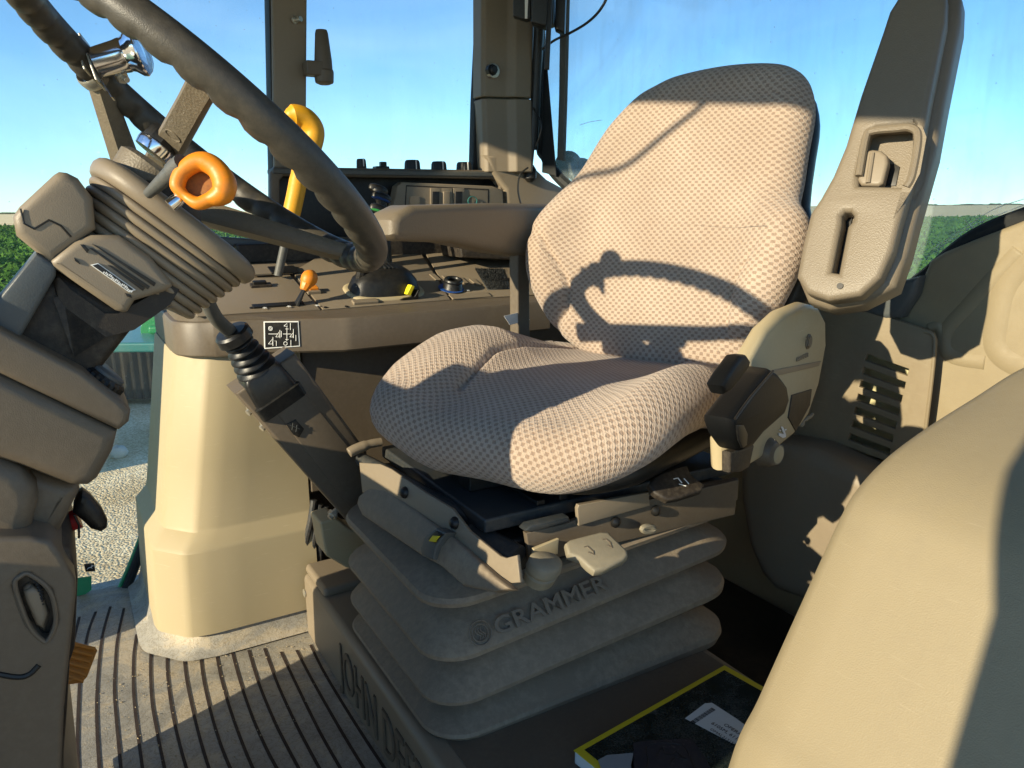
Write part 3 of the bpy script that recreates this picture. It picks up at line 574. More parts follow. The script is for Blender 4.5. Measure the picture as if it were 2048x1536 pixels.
# rotary dials along the top of the box
def dial(x, y, R_, h, ribs=24):
    c = un(x, y, pS(1.955)) ; rings = []
    for hh, rr in [(-.004, .9), (0, 1), (h * .75, .93), (h * .92, .88), (h, .75)]:
        rings.append([c + ez * (hh - .004) + (rr * R_ * (1 + (.035 if i % 2 else -.02) * (hh < h * .9))) * (cos(t) * er + sin(t) * es) for i, t in enumerate(np.linspace(0, 2 * pi, ribs * 2, endpoint=False))])
    V, Fc = loft(rings); o = mk('dial', V, Fc, M['black'], sc_, ang=20)
    mk('pointer', *box(c + ez * (h * .45) - es * R_ * .95 + er * R_ * .12, er * .0012, es * .0015, ez * h * .4), M['white'], o)
    mk('foot_ring', *lathe(c - ez * .014, ez, [(0, R_ * 1.1), (.007, R_ * 1.1), (.009, R_)], 24), M['taupe'], o)
dial(723, 334, .0125, .024, 14); dial(825, 342, .021, .032); dial(878, 343, .021, .030); dial(928, 344, .021, .030)
mk('toggle', *join(box(un(762, 336, pS(1.95)), er * .018, es * .015, ez * .004), box(un(766, 330, pS(1.95)), er * .008, es * .008, ez * .008)), M['black'], sc_, bev=.002)
# small hydraulic levers with coloured caps
for x, y, cm, lab in [(757, 378, 'black', 'black capped hydraulic lever, highest of the three by the dial box'), (764, 394, 'blue', 'blue capped hydraulic lever between the black and the green ones'), (760, 418, 'limegreen', 'green rimmed black hydraulic lever standing beside the armrest tip')]:
    s_ = {'black': 1.84, 'blue': 1.8, 'limegreen': 1.73}[cm]; c = un(x, y, pS(s_))
    t = empty('hydraulic_lever', c - ez * .1, lab, 'lever', 'hydraulic levers')
    rx = nrm(er * .94 - ez * .34); ry = np.cross(rx, es)
    def cap(k, w, h, d): return loft([[c + es * d * sy * 0 + rx * w * cos(a) * q + es * d * sin(a) * q + ry * h * z for a in np.linspace(0, 2 * pi, 20, endpoint=False)] for q, z in [(.7, -1), (.96, -.6), (1, 0), (.9, .55), (.6, .9), (.25, 1)] for sy in (1,)])
    mk('cap', *cap(0, .026, .010, .013), M['black'], t)
    mk('rim', *lathe(c - ry * .007, ry, [(-.002, .018), (0, .024 if cm != 'black' else .018), (.003, .018)], 20), M[cm], t)
    mk('stem', *tube([c - ry * .004, c - ez * .04 + er * .004, W(*[float(c @ er) + .01, s_ - .0, deckz(s_)])], [.012, .009, .009], 10), M['rubber'], t)
# deck details ------------------------------------------------
def deckbox(name, x, y, lx, ly, h, mat, parent, bev=.0015, lift=0):
    c = dk(x, y) + en * (h / 2 + lift); return mk(name, *box(c, ex * lx, ey * ly, en * h / 2), mat, parent, bev=bev)
o = deckbox('lever_slot', 557, 613, .052, .008, .004, M['black'], sc_, .001, .002)
tl = empty('throttle_lever', dk(590, 612), 'small lever with round orange knob and flared orange collar in a slot of the deck', 'lever')
c0 = dk(592, 612); c1 = un(621, 552, (c0 + es * .01, es)); ax_ = nrm(c1 - c0); L_ = np.linalg.norm(c1 - c0)
mk('stem', *tube([c0, c0 + ax_ * L_ * .5, c0 + ax_ * L_ * .72], [.010, .0065, .0075], 10, flat=.5), M['black'], tl)
mk('collar', *lathe(c0 + ax_ * L_ * .52, ax_, [(0, .0075), (.002, .009), (L_ * .32, .0150), (L_ * .36, .0155)], 9), M['orange'], tl, ang=25)
mk('knob', *lathe(c1 - ax_ * .008, ax_, [(-.012 , .012), (-.006, .0158), (.002, .0172), (.010, .0158), (.016, .0115), (.0205, .0045)], 24), M['orange'], tl)
ob = deckbox('rocker_switch', 626, 586, .014, .012, .007, M['taupe'], None, .001, .001); tag(ob, 'orange rocker switch set flat behind the throttle lever', 'switch')
deckbox('orange_rocker', 626, 584, .010, .009, .007, M['orange'], ob, .002, .006)
ob = deckbox('toggle_switch', 522, 574, .022, .009, .006, M['dbrown'], None, .001, .001); tag(ob, 'black toggle switch in a flat bezel, leftmost on the deck', 'switch')
deckbox('rocker', 519, 573, .014, .006, .008, M['black'], ob, .002, .005)
for x, y in [(503, 618), (651, 617), (693, 615), (898, 595)]:
    mk('deck_screw', *lathe(dk(x, y) + en * .002, en, [(0, .004), (.0012, .004), (.0014, .003)], 10), M['black'], sc_)
star = lambda c, q: prism([c + (ex * cos(a) + ey * sin(a)) * q * (1 if i % 2 else .45) for i, a in enumerate(np.linspace(0, 2 * pi, 10, endpoint=False))], en * .0006)
for x, y in [(530, 620), (578, 617), (634, 615), (925, 583), (935, 584), (1028, 562)]: mk('printed_mark', *star(dk(x, y) + en * .0045, .005), M['white'], sc_)
deckbox('switch_blank', 730, 607, .028, .009, .007, M['taupe'], sc_, .002, .001)
deckbox('lower_tray', 940, 594, .05, .012, .003, M['taupe'], sc_, .002, .002)
deckbox('slot', 1010, 563, .038, .006, .002, M['black'], sc_, .0005, .0045)
for x in (870, 895, 925, 950): deckbox('pale_tab', x, 557 + (x - 870) * .12, .007, .02, .003, M['taupe'], sc_, .001, .002)
# yellow clip switch
yc = empty('yellow_switch', dk(815, 600), 'bright yellow flip guard standing open in a black cradle near the deck edge', 'switch')
c = dk(815, 598)
mk('cradle', *prism([c - er * .022 + en * .0 - es * .012, c + er * .022 - es * .012, c + er * .020 + en * .022 - es * .012, c + er * .012 + en * .006 - es * .012, c - er * .012 + en * .004 - es * .012], es * .03), M['black'], yc, bev=.001)
mk('guard', *prism([c - er * .006 + en * .012 - es * .008, c + er * .004 + en * .008 - es * .008, c + er * .012 + en * .030 - es * .008, c + er * .004 + en * .034 - es * .008], es * .022), M['lemon'], yc, bev=.0015)
# black ring holder
rh = empty('ring_holder', dk(905, 585), 'black socket with open ring top between the shifter hump and the fleece strip', 'socket')
c = dk(905, 580)
mk('body', *lathe(c, en, [(0, .026), (.003, .024), (.018, .021), (.020, .019)], 24), M['black'], rh)
mk('ring', *tube([c + en * .024 + .018 * (cos(t) * ex + sin(t) * ey) for t in np.linspace(0, 2 * pi, 24, endpoint=False)], .0045, 8, closed=True), M['rubber'], rh)
mk('blue_ring', *lathe(c - er * .004, en, [(.0045, .03), (.0055, .03), (.0056, .02)], 24), M['blue'], rh)
# fleece pad
def fuzz(poly, nrmv, k, l, w):
    V, Fc = [], []
    P = np.array(poly); 
    for _ in range(k):
        w_ = rng.dirichlet(np.ones(len(P)) * .6); q = w_ @ P; d = nrm(nrmv + rng.normal(size=3) * .6) * l * rng.uniform(.5, 1.2); t_ = nrm(np.cross(d, rng.normal(size=3))) * w
        n = len(V); V += [q - t_, q + t_, q + d]; Fc.append([n, n + 1, n + 2])
    return V, Fc
fp = [dk(950, 540) + en * .004, dk(1005, 540) + en * .004, dk(1020, 580) + en * .004, dk(975, 582) + en * .004]
o = mk('fleece_strip', *join(prism([p for p in fp], -en * .004), fuzz(fp, en, 2600, .006, .0006)), M['seal'], ang=180); tag(o, 'fuzzy black fleece strip stuck on the deck', 'pad')
# storage pocket behind armrest
tpart('pocket', [(920, 490), (925, 515), (1000, 520), (1100, 520), (1100, 470), (925, 470)], 1.72, .12, M['dbrown'], sc_, bev=.006)
for k in range(4):
    P_ = smooth_path([un(1020 + 12 * k, 500 + 3 * k, pS(1.62)), un(1050 + 8 * k, 515 + 5 * k, pS(1.6)), un(1090, 525 + 10 * k, pS(1.62))], 6)
    o = mk('loose_cable', *tube(P_, .003, 6), M['red' if k == 3 else 'hose']); tag(o, ['thin dark cable lying highest beside the seat back', 'second dark cable down beside the seat back', 'dark cable just above the red one beside the seat back', 'red cable end lying beside the seat back on the deck'][k], 'cable', 'cables beside the seat')
# shifter hump
sh = empty('range_shifter', dk(770, 575), 'black humped shift gate marked with white letters on the deck', 'shifter')
c = dk(768, 582); rings = []
for h, a, b, sh_ in [(0, .082, .05, 0), (.008, .080, .048, 0), (.03, .072, .04, .0), (.046, .055, .032, .002), (.056, .035, .022, .006), (.059, .012, .01, .008)]:
    rings.append([c + en * h + ex * (a * np.sign(cos(t)) * abs(cos(t)) ** .7 + sh_) + ey * (b * np.sign(sin(t)) * abs(sin(t)) ** .7) for t in np.linspace(0, 2 * pi, 40, endpoint=False)])
hump = mk('hump', *loft(rings), M['black'], sh, ang=60)
mk('base_ring', *loft([[c + en * h + ex * (a * np.sign(cos(t)) * abs(cos(t)) ** .7) + ey * (b * np.sign(sin(t)) * abs(sin(t)) ** .7) for t in np.linspace(0, 2 * pi, 40, endpoint=False)] for h, a, b in [(-.002, .092, .06), (.004, .090, .058), (.006, .083, .05)]]), M['tan'], sh, ang=60)
for i in range(7):
    mk('gate_rib', *box(c + en * (.058 - .0012 * i * i * .3) + ex * (-.005 + i * .009) + ey * .004, ex * .0022, ey * .02, en * .0035), M['rubber'], sh, bev=.001)
mk('shift_knob', *tube(smooth_path([c + ex * -.055 + en * .025, c + ex * -.052 + en * .055, c + ex * -.04 + en * .07], 5), [.013] * 10 + [.008], 10), M['black'], sh)
for s_, x, y in [('D', 737, 565), ('2', 738, 576)]:
    text('gate_letter', s_, .011, un(x - 5, y + 4, (c - ey * .05 + en * .0, nrm(es - ez * .5))), er, ez, .0006, M['white'], hump)
# long yellow shift lever
yl = empty('shift_lever', dk(560, 552), 'tall yellow shift lever on a scuffed grey rod behind the steering wheel', 'shift lever')
sY = 1.74
pts = uns([(556, 552), (566, 505), (580, 440)], pS(sY)); mk('rod', *tube(smooth_path(pts, 5), .0095, 12), M['grey'], yl)
pts = uns([(580, 440), (592, 385), (602, 330), (612, 290)], pS(sY)); mk('sleeve', *tube(smooth_path(pts, 5), [.0185] * 2 + [.0195] * 6 + [.018] * 12, 16), M['yellow'], yl)
pts = uns([(608, 330), (622, 296), (628, 262), (612, 238), (590, 230), (570, 236)], pS(sY)); mk('grip', *tube(smooth_path(pts, 6), [.016, .018, .02, .021] + [.0225] * 22 + [.018, .016, .013, .01, .006], 16), M['yellow'], yl)
deckbox('gate_plate', 540, 543, .045, .03, .006, M['taupe'], yl, .002, .002); deckbox('gate_opening', 566, 546, .03, .02, .004, M['black'], yl, .001, .006)
# symbol sticker
st_ = tpart('symbol_plate', [(528, 643), (598, 643), (600, 694), (529, 698)], 1.553, .0015, M['white'], None, bev=.0004) if False else None
nS = nrm(er * .404 + es * .915); PSt = (W(.3, 1.562, .65) - nS * .0025, nS)
sp = plate('symbol_plate', [(527, 643), (597, 642), (600, 693), (528, 698)], PSt, .0016, M['white'], None, bev=.0004)
tag(sp, 'black joystick function sticker with white symbols and border on the console band', 'sticker')
mk('black_field', *prism(uns([(529.5, 645), (595, 644.5), (597.5, 691), (530.5, 695.5)], (PSt[0] - nS * .0006, nS)), nS * .0004), M['sticker'], sp)
PS2 = (PSt[0] - nS * .0014, nS)
def stroke(pts, w=.0007): return tube(uns(pts, PS2), w, 5)
marks = []
ci = lambda x, y, q: [(x + q * cos(t), y + q * sin(t)) for t in np.linspace(0, 2 * pi, 14)]
marks += [stroke(ci(541, 657, 4)), stroke(ci(541, 657, 1.8)), stroke([(537, 668), (556, 668)]), stroke([(546, 674), (546, 692)]), stroke([(537, 688), (545, 678), (545, 688), (537, 688)]),
          stroke([(574, 655), (574, 682)]), stroke([(566, 668), (582, 668)]), stroke([(571, 658), (577, 658)]), stroke([(571, 679), (577, 679)]), stroke([(563, 662), (563, 674)]),
          stroke([(587, 658), (587, 676)]), stroke([(580, 674), (586, 666), (586, 674), (580, 674)]), stroke([(552, 674), (558, 664), (558, 674), (552, 674)]), stroke([(560, 660), (560, 676)]),
          stroke([(568, 652), (574, 647), (575, 653), (568, 652)]), stroke([(581, 646), (581, 660)]), stroke(ci(571, 687, 3.6)), stroke([(582, 680), (582, 692)]), stroke([(592, 670), (592, 682)]), stroke([(549, 682), (553, 682), (553, 692)])]
mk('white_symbol', *join(*marks), M['white'], sp, ang=60)

# ================================================================== SEAT PLATFORM
pf = empty('seat_platform', W(.37, 1.1, 0), 'dusty brown raised seat platform with embossed lettering on its front wall', 'platform')
mk('platform_block', *boxr(.365, .9, .45, 1.535, 0, .148), M['taupe'], pf, bev=.014, seg=3)
mk('top_skin', *prism([W(.40, .47, .1475), W(.88, .47, .1475), W(.88, 1.1, .1475), W(.40, 1.1, .1475)], ez * .002), M['brown'], pf)
text('lettering', 'JOHN DEERE', .118, W(.3655, 1.29, .03), -es, ez, .0015, M['dbrown'], pf, sx=.66, bold=.0012)
text('lettering_face', 'JOHN DEERE', .118, W(.3640, 1.288, .031), -es, ez, .0025, M['brown'], pf, sx=.66)
mk('corner_box', *boxr(.372, .52, 1.40, 1.54, .142, .165), M['taupe'], pf, bev=.01)
mk('screw', *lathe(W(.364, 1.522, .105), -er, [(0, .009), (.002, .009), (.003, .006)], 14), M['zinc'], pf)
V, Fc = [], []
for k in range(260):
    r_ = rng.uniform(-.05, .36); s_ = 1.0 + rng.random() ** .6 * .62; z_ = .0015; g = rng.uniform(.0006, .0018); c = W(r_, s_, z_); a = rng.uniform(0, 6.3)
    d1 = np.array([cos(a), sin(a), 0]) * g * rng.uniform(.6, 2.2); d2 = np.array([-sin(a), cos(a), 0]) * g; n0 = len(V); V += [c - d1, c + d2, c + d1, c - d2, c + ez * g * .8]; Fc += [[n0, n0 + 1, n0 + 4], [n0 + 1, n0 + 2, n0 + 4], [n0 + 2, n0 + 3, n0 + 4], [n0 + 3, n0, n0 + 4]]
tag(mk('floor_grit', V, Fc, M['dirt'], ang=10), 'scattered grit and crumbs of soil on the floor mat', 'grit', kind='stuff')
# hoses in the gap
for k, (x, y) in enumerate([(628, 1000), (640, 1008), (652, 1012)]):
    P_ = smooth_path([un(x, y, pS(1.56)), un(x - 6, y + 40, pS(1.56)), un(x - 16 + 2 * k, y + 90, pS(1.57)), un(x - 12, y + 150, pS(1.57))], 6)
    o = mk('hydraulic_hose', *tube(P_, .0075, 10), M['hose']); tag(o, ['leftmost of the three dark hoses behind the joystick arm', 'middle one of the three dark hoses behind the joystick arm', 'rightmost of the three dark hoses behind the joystick arm'][k], 'hose', 'hoses in the gap')
# joystick arm
ja = empty('joystick_arm', W(.4, 1.4, .15), 'brown angled box arm carrying the loader joystick and its rubber boot', 'joystick arm')
PJ = pS(1.33)
mk('arm_foot', *prism(uns([(640, 1046), (672, 1036), (705, 1062), (735, 1058), (760, 1044), (752, 1130), (696, 1138), (652, 1112)], pS(1.375)), es * .07), M['tan'], ja, bev=.005)
plate('arm_beam', [(470, 788), (590, 706), (735, 905), (726, 1062), (712, 1062)], PJ, .085, M['brown'], ja, bev=.006)
plate('cover_plate', [(527, 792), (583, 752), (728, 932), (728, 1052)], PJ, .004, M['brown'], ja, bev=.0015, lift=.002)
ic = plate('icon_label', [(571, 848), (590, 838), (607, 857), (597, 874), (585, 868)], PJ, .002, M['sticker'], ja, bev=.0004, lift=.0045)
V, Fc = join(*[tube(uns(q, (PJ[0] - es * .0072, es)), .0006, 5) for q in ([(580, 850), (600, 858)], [(586, 846), (584, 860)], [(594, 850), (592, 864)])]); mk('pictogram', V, Fc, M['slate'], ic)
for x, y in [(506, 817), (533, 848), (668, 1026)]:
    mk('hex_bolt', *join(lathe(un(x, y, pS(1.36)), -er * .8 - ez * .5 - es * .3, [(-.012, .006), (.0, .006), (.0, .0105), (.007, .0105), (.0075, .006), (.013, .006)], 6)), M['zinc'], ja, ang=20)
# square rubber base, bellows and shaft
bx_a = un(516, 742, pS(1.35)); bdir = nrm(un(450, 650, pS(1.33)) - un(520, 752, pS(1.35)))
a1 = nrm(np.cross(bdir, es)); 
rings = []
for h, w in [(-.075, .052), (-.05, .052), (-.048, .047), (-.005, .042), (.003, .036)]:
    rings.append([bx_a + bdir * h + w * (np.sign(cos(t)) * abs(cos(t)) ** .25 * a1 * .86 + np.sign(sin(t)) * abs(sin(t)) ** .25 * es * .9) for t in np.linspace(0, 2 * pi, 40, endpoint=False)])
mk('boot_base', *loft(rings), M['rubber'], ja, ang=50)
prof = []
for k in range(5):
    h = .002 + k * .0135; R_ = .036 - k * .0026; prof += [(h, R_ * .78), (h + .004, R_), (h + .007, R_ * .98), (h + .011, R_ * .76)]
mk('boot_bellows', *lathe(bx_a, bdir, prof, 28), M['rubber'], ja, ang=70)
mk('boot_cap', *lathe(bx_a + bdir * .068, bdir, [(0, .026), (.002, .031), (.016, .03), (.02, .026), (.021, .012)], 24), M['rubber'], ja)
sh0 = bx_a + bdir * .085; sh1 = un(392, 545, pS(1.25)); sh2 = un(372, 470, pS(1.2))
mk('shaft', *tube(smooth_path([sh0, un(428, 630, pS(1.29)), sh1, sh2], 6), .0115, 12), M['grey'], ja)
mk('grip', *lathe(sh2, nrm(sh2 - sh1), [(-.03, .012), (-.01, .02), (.01, .02), (.03, .012)], 14), M['black'], ja)

# ================================================================== DRIVER SEAT (turned a little towards the door)
aw = nrm([.777, -.629, 0]); bw = nrm([.629, .777, 0]); S0 = np.array([.2585, 1.4075, 0])
def S(a, b, z): return S0 + aw * a + bw * b + ez * z
seat = empty('driver_seat', S(0, -.2, .15), 'dotted beige fabric driver seat on taupe bellows with one raised armrest', 'driver seat')
def pA(a): return (S0 + aw * a, aw)
def interp(x, xs, ys): return float(np.interp(x, xs, ys))
def pillow(name, outl, O3, U3, V3, N3, inner, edge_r, depth, mat, parent, seam=None, back=True, m=150, k=46, ncap=12):
    """upholstered pad: closed outline (u,v) swept inward with a crown surface inner(u,v) and a rolled edge"""
    P = np.array([[p[0], p[1], 0] for p in outl]); P = np.array(smooth_path(P, 8, True))[:, :2]
    seg = np.r_[0, np.cumsum(np.linalg.norm(np.diff(np.vstack([P, P[:1]]), axis=0), axis=1))]; tt = np.linspace(0, seg[-1], m, endpoint=False); PP = np.vstack([P, P[:1]])
    Q = np.stack([np.interp(tt, seg, PP[:, 0]), np.interp(tt, seg, PP[:, 1])], 1); c = Q.mean(0)
    T = np.roll(Q, -1, 0) - np.roll(Q, 1, 0); T /= np.linalg.norm(T, axis=1)[:, None]; Nn = np.stack([T[:, 1], -T[:, 0]], 1)
    if ((Q - c) * Nn).sum() < 0: Nn = -Nn
    I = Q - Nn * edge_r; V = []; UV = []; 
    for j in range(k + 1):
        f = max(j / k, .004)
        for i in range(m):
            u, v = c + (I[i] - c) * f; V.append(O3 + U3 * u + V3 * v + N3 * inner(u, v)); UV.append((u, v))
    for j in range(1, ncap + 1):
        ph = j / ncap * pi * (1 if back else .62)
        for i in range(m):
            q = I[i] + Nn[i] * edge_r * sin(ph); h0 = inner(*I[i]); base = h0 - depth * (1 - cos(ph)) / 2
            V.append(O3 + U3 * q[0] + V3 * q[1] + N3 * base); w = I[i] + Nn[i] * edge_r * ph * .75; UV.append((w[0], w[1]))
    n = k + ncap; Fc = [[j * m + i, j * m + (i + 1) % m, (j + 1) * m + (i + 1) % m, (j + 1) * m + i] for j in range(n) for i in range(m)]
    Fc.append([n * m + i for i in range(m)]); Fc.append([i for i in range(m)])
    o = mk(name, V, Fc, mat, parent, ang=180, uv=UV); return o
# backrest: outline (a, distance up the leaning back)
LEAN = radians(14); ub = bw * sin(LEAN) + ez * cos(LEAN); nb = -(bw * cos(LEAN) - ez * sin(LEAN)); OB = S(0, 0, .795)
zl = lambda z: (z - .795) / cos(LEAN)
Rr = [(.165, .615), (.205, .652), (.232, .705), (.262, .775), (.275, .835), (.268, .878), (.256, .91), (.25, .945), (.249, .985), (.247, 1.04), (.226, 1.09), (.18, 1.120), (.09, 1.130)]
Ll = [(-.02, 1.124), (-.07, 1.109), (-.113, 1.086), (-.16, 1.035), (-.20, .965), (-.245, .912), (-.275, .85), (-.272, .795), (-.254, .745), (-.212, .68), (-.16, .64), (-.07, .61), (.05, .60)]
bo = [(a - (.014 if a > 0 and z > .9 else 0), zl(z + .026 * max(0, min(1, (z - .9) / .15)))) for a, z in Rr + Ll]
def smst(e0, e1, x): t = min(1, max(0, (x - e0) / (e1 - e0))); return t * t * (3 - 2 * t)
def back_in(u, v):
    z = v * cos(LEAN) + .795
    low = 1 - smst(.86, .96, z); cx = .018
    bol = .045 * smst(.125, .235, abs(u - 0) ) * low + .018 * smst(.12, .23, abs(u - .03)) * (1 - low)
    lumb = .016 * math.exp(-((z - .76) / .09) ** 2) - .01 * smst(.98, 1.12, z)
    s1 = -.16 - .07 * smst(.74, .86, z); s2 = .165 + .06 * smst(.74, .9, z)
    seam = -.006 * math.exp(-((u - s1) / .0035) ** 2) * smst(.9, .84, z) if False else -.010 * math.exp(-((u - s1) / .0045) ** 2) * (1 - smst(.82, .88, z)) - .008 * math.exp(-((u - s2) / .0045) ** 2) * (1 - smst(.78, .86, z))
    return .004 + bol + lumb + seam
pillow('backrest', bo, OB, aw, ub, nb, back_in, .052, .085, M['fabric'], seat, m=220, k=64)
bs = [(a * 1.0 - .004, b_ - .008) for a, b_ in bo]
pillow('backrest_shell', bs, OB - nb * .062, aw, ub, nb, lambda u, v: 0, .03, .05, M['green_d'] if False else M['rubber'], seat, m=90, k=6)
# cushion
cl = [(-.14, -.498), (-.02, -.488), (.09, -.482), (.17, -.45), (.218, -.385), (.232, -.28), (.235, -.15), (.238, -.02), (.22, .05), (0, .06), (-.25, .05), (-.292, -.02), (-.304, -.15), (-.302, -.29), (-.288, -.40), (-.235, -.48)]
def cush_in(u, v):
    bol = .034 * smst(.10, .215, abs(u)) * (1 - .5 * smst(-.3, -.44, v)) * smst(.05, -.1, v) if False else .036 * smst(.09, .21, abs(u)) * (1.3 if u < 0 else 1) * (1 - .55 * min(1, max(0, (-.28 - v) / .18))) * (1 - .9 * min(1, max(0, (v + .2) / .17))) - .014 * min(1, max(0, (v + .2) / .17))
    droop = -.05 * max(0, (-.25 - v) / .22) ** 2
    dish = -.008 * math.exp(-((v + .18) / .12) ** 2 - (u / .12) ** 2)
    s1 = -.135 - .03 * smst(-.2, -.45, v) if False else -.14
    seam = -.010 * math.exp(-((u - (-.15 + .25 * max(0, -.27 - v) ** 1.0)) / .0045) ** 2) * (v > -.40)
    seam2 = -.006 * math.exp(-((u - (.15 - .0 * v)) / .0035) ** 2) * (v > -.2)
    return .645 + bol + droop + dish + seam + seam2
pillow('cushion', cl, S(0, 0, 0), aw, bw, ez, cush_in, .060, .105, M['fabric'], seat, m=220, k=64)
pan = [(u * .84, v * .87 - .01) for u, v in cl]
pillow('cushion_pan', pan, S(0, 0, 0), aw, bw, ez, lambda u, v: .560 - .035 * max(0, (-.25 - v) / .22) ** 2, .02, .04, M['black'], seat, m=80, k=6)
# seat base hardware in the tractor frame
mk('base_plate', *boxr(.47, .955, .895, 1.30, .452, .474), M['steel'], seat, bev=.004)
mk('base_floor', *boxr(.44, .955, .885, 1.31, .385, .438), M['black'], seat, bev=.006)
for s_, r0_, r1 in [(1.02, .50, .96), (1.2, .50, .96)]:
    mk('slide_rail', *boxr(r0_, r1, s_ - .02, s_ + .02, .474, .50), M['black'], seat, bev=.003)
mk('swivel_plate', *lathe(S(-.02, -.17, .495), ez, [(0, .16), (.012, .165), (.03, .15), (.035, .12)], 36), M['black'], seat)
mk('front_tube', *tube([W(.428, 1.29, .458), W(.44, 1.17, .462), W(.462, 1.03, .458), W(.49, .915, .448)], .0125, 12), M['steel'], seat)
mk('pivot_block', *tube([W(.47, .94, .437), W(.505, .865, .42)], .022, 14, flat=.8), M['steel'], seat)
mk('front_tab', *boxr(.50, .54, 1.27, 1.40, .475, .51), M['black'], seat, bev=.003)
for k in range(3):
    mk('plate_rib', *boxr(.56 + .04 * k, .575 + .04 * k, .90, 1.0, .474, .482 + .004 * k), M['black'], seat, bev=.002)
# side rails (door side)
PN = pS(.868)
plate('side_rail', [(1160, 1012), (1478, 958), (1476, 1000), (1165, 1066)], pS(.88), .012, M['brown'], seat, bev=.002)
plate('lower_rail', [(1052, 1066), (1130, 1048), (1180, 1030), (1290, 1010), (1296, 1000), (1400, 978), (1478, 960), (1470, 1030), (1250, 1083), (1062, 1128)], pS(.868), .01, M['brown'], seat, bev=.002)
plate('upper_bracket', [(1155, 1018), (1158, 1010), (1298, 985), (1300, 1012), (1200, 1040), (1158, 1052)], pS(.862), .008, M['taupe'], seat, bev=.0015)
for x, y in [(1232, 1045), (1312, 1022), (1100, 1092)]:
    mk('rail_button', *lathe(un(x, y, pS(.864)), -es, [(-.002, .0085), (.002, .0082), (.005, .005), (.006, .001)], 16), M['black'], seat)
plate('clip_plate', [(1068, 1098), (1118, 1078), (1116, 1108), (1066, 1124)], pS(.85), .006, M['tan'], seat, bev=.001)
plate('slide_lever', [(1050, 1062), (1060, 1052), (1138, 1034), (1142, 1044), (1064, 1066)], pS(.86), .02, M['steel'], seat, bev=.003)
mk('cable_eye', *tube([un(1296 + 12 * cos(t), 1058 + 5 * sin(t), pS(.845)) for t in np.linspace(0, 2 * pi, 16, endpoint=False)], .0045, 8, closed=True), M['greylever'], seat)
# height lever paddle with pictograms
PL = (un(1195, 1105, pS(.80)), nrm(ez * .86 - es * .5 - er * .1))
hl = plate('adjust_paddle', [(1131, 1085), (1140, 1078), (1200, 1062), (1216, 1062), (1256, 1100), (1257, 1112), (1248, 1120), (1206, 1140), (1190, 1142), (1176, 1132), (1160, 1116), (1136, 1108)], PL, .016, M['greylever'], seat, bev=.005, sm=False)
mk('pictogram', *join(*[tube(uns(q, (PL[0] + PL[1] * .0004, PL[1])), .0009, 5) for q in ([(1205, 1079), (1212, 1078), (1222, 1087)], [(1214, 1090), (1224, 1095), (1220, 1086)], [(1168, 1094), (1174, 1092), (1184, 1101)], [(1176, 1104), (1188, 1109), (1186, 1101)])]), M['brown'], hl)
PL2 = (un(1355, 965, pS(.80)), nrm(ez * .75 - es * .62 - er * .1))
h2 = plate('tilt_paddle', [(1298, 968), (1312, 950), (1360, 932), (1376, 930), (1384, 950), (1410, 968), (1404, 982), (1360, 996), (1336, 1000), (1310, 986)], PL2, .014, M['dbrown'], seat, bev=.004)
mk('pictogram', *join(*[tube(uns(q, (PL2[0] + PL2[1] * .0004, PL2[1])), .0008, 5) for q in ([(1347, 958), (1356, 956), (1364, 966)], [(1358, 968), (1372, 972)], [(1368, 957), (1378, 968)])]), M['white'], h2)
kc = un(1082, 1140, pS(.82)); kax = nrm(ez * .9 - es * .35 + er * .1)
kb = mk('adjust_knob', *loft([[kc + kax * h + R_ * ((cos(t) * (1.35 if cos(t) > 0 else 1)) * nrm(er - kax * (er @ kax)) + sin(t) * np.cross(kax, nrm(er - kax * (er @ kax)))) for t in np.linspace(0, 2 * pi, 28, endpoint=False)] for h, R_ in [(-.024, .012), (-.02, .019), (-.006, .021), (-.004, .0185), (-.001, .0185), (.002, .022), (.014, .021), (.018, .017), (.0185, .004)]]), M['greylever'], seat, ang=50)
mk('small_handle', *tube(smooth_path(uns([(698, 906), (712, 898), (740, 888), (762, 884)], pS(1.28)), 6), [.0085] + [.0095] * 10 + [.008] * 8, 12), M['taupe'], seat)
mk('handle_bar', *boxr(.485, .62, 1.30, 1.325, .512, .53), M['grey'], seat, bev=.002)
# bellows
def bring(inset, z, tilt=1.0):
    r0_, r1, s0, s1, rc = .378 + inset, .958 - inset, .868 + inset, 1.30 - inset, .066
    P = []
    for cx, cy, t0 in [(r0_ + rc, s0 + rc, pi), (r1 - rc, s0 + rc, 1.5 * pi), (r1 - rc, s1 - rc, 0), (r0_ + rc, s1 - rc, .5 * pi)]:
        for t in np.linspace(t0, t0 + pi / 2, 13): 
            r_ = cx + rc * cos(t); s_ = cy + rc * sin(t); P.append(W(r_, s_, z + .045 * tilt * (r_ - .44) / .5))
    return P
prof = [(.149, .02, 0), (.150, .004, .0), (.157, 0, .15), (.162, .002, .3), (.196, .052, .5), (.201, .053, .6), (.207, .010, .7), (.212, .001, .8), (.218, 0, .9), (.223, .003, .95), (.264, .056, 1), (.270, .057, 1), (.278, .010, 1), (.283, .001, 1), (.290, 0, 1), (.295, .003, 1), (.342, .060, 1), (.348, .061, .9), (.358, .012, .8), (.364, .002, .7), (.371, 0, .7), (.377, .003, .6), (.395, .04, .3), (.40, .07, .1)]
be = mk('bellows', *loft([bring(i, z, t) for z, i, t in prof], caps=False), M['bellow'], seat, ang=28)
q = W(.475, .8735, .303); uu = nrm(er + ez * .10); vv = nrm(ez * .8 + es * .62)
M['emboss'] = plastic('embossed_rubber', (.17, .14, .105), .55, 500, .2, .3)
text('lettering', 'GRAMMER', .034, q, uu, vv, .0022, M['emboss'], be, sx=1.25, bold=.0006)
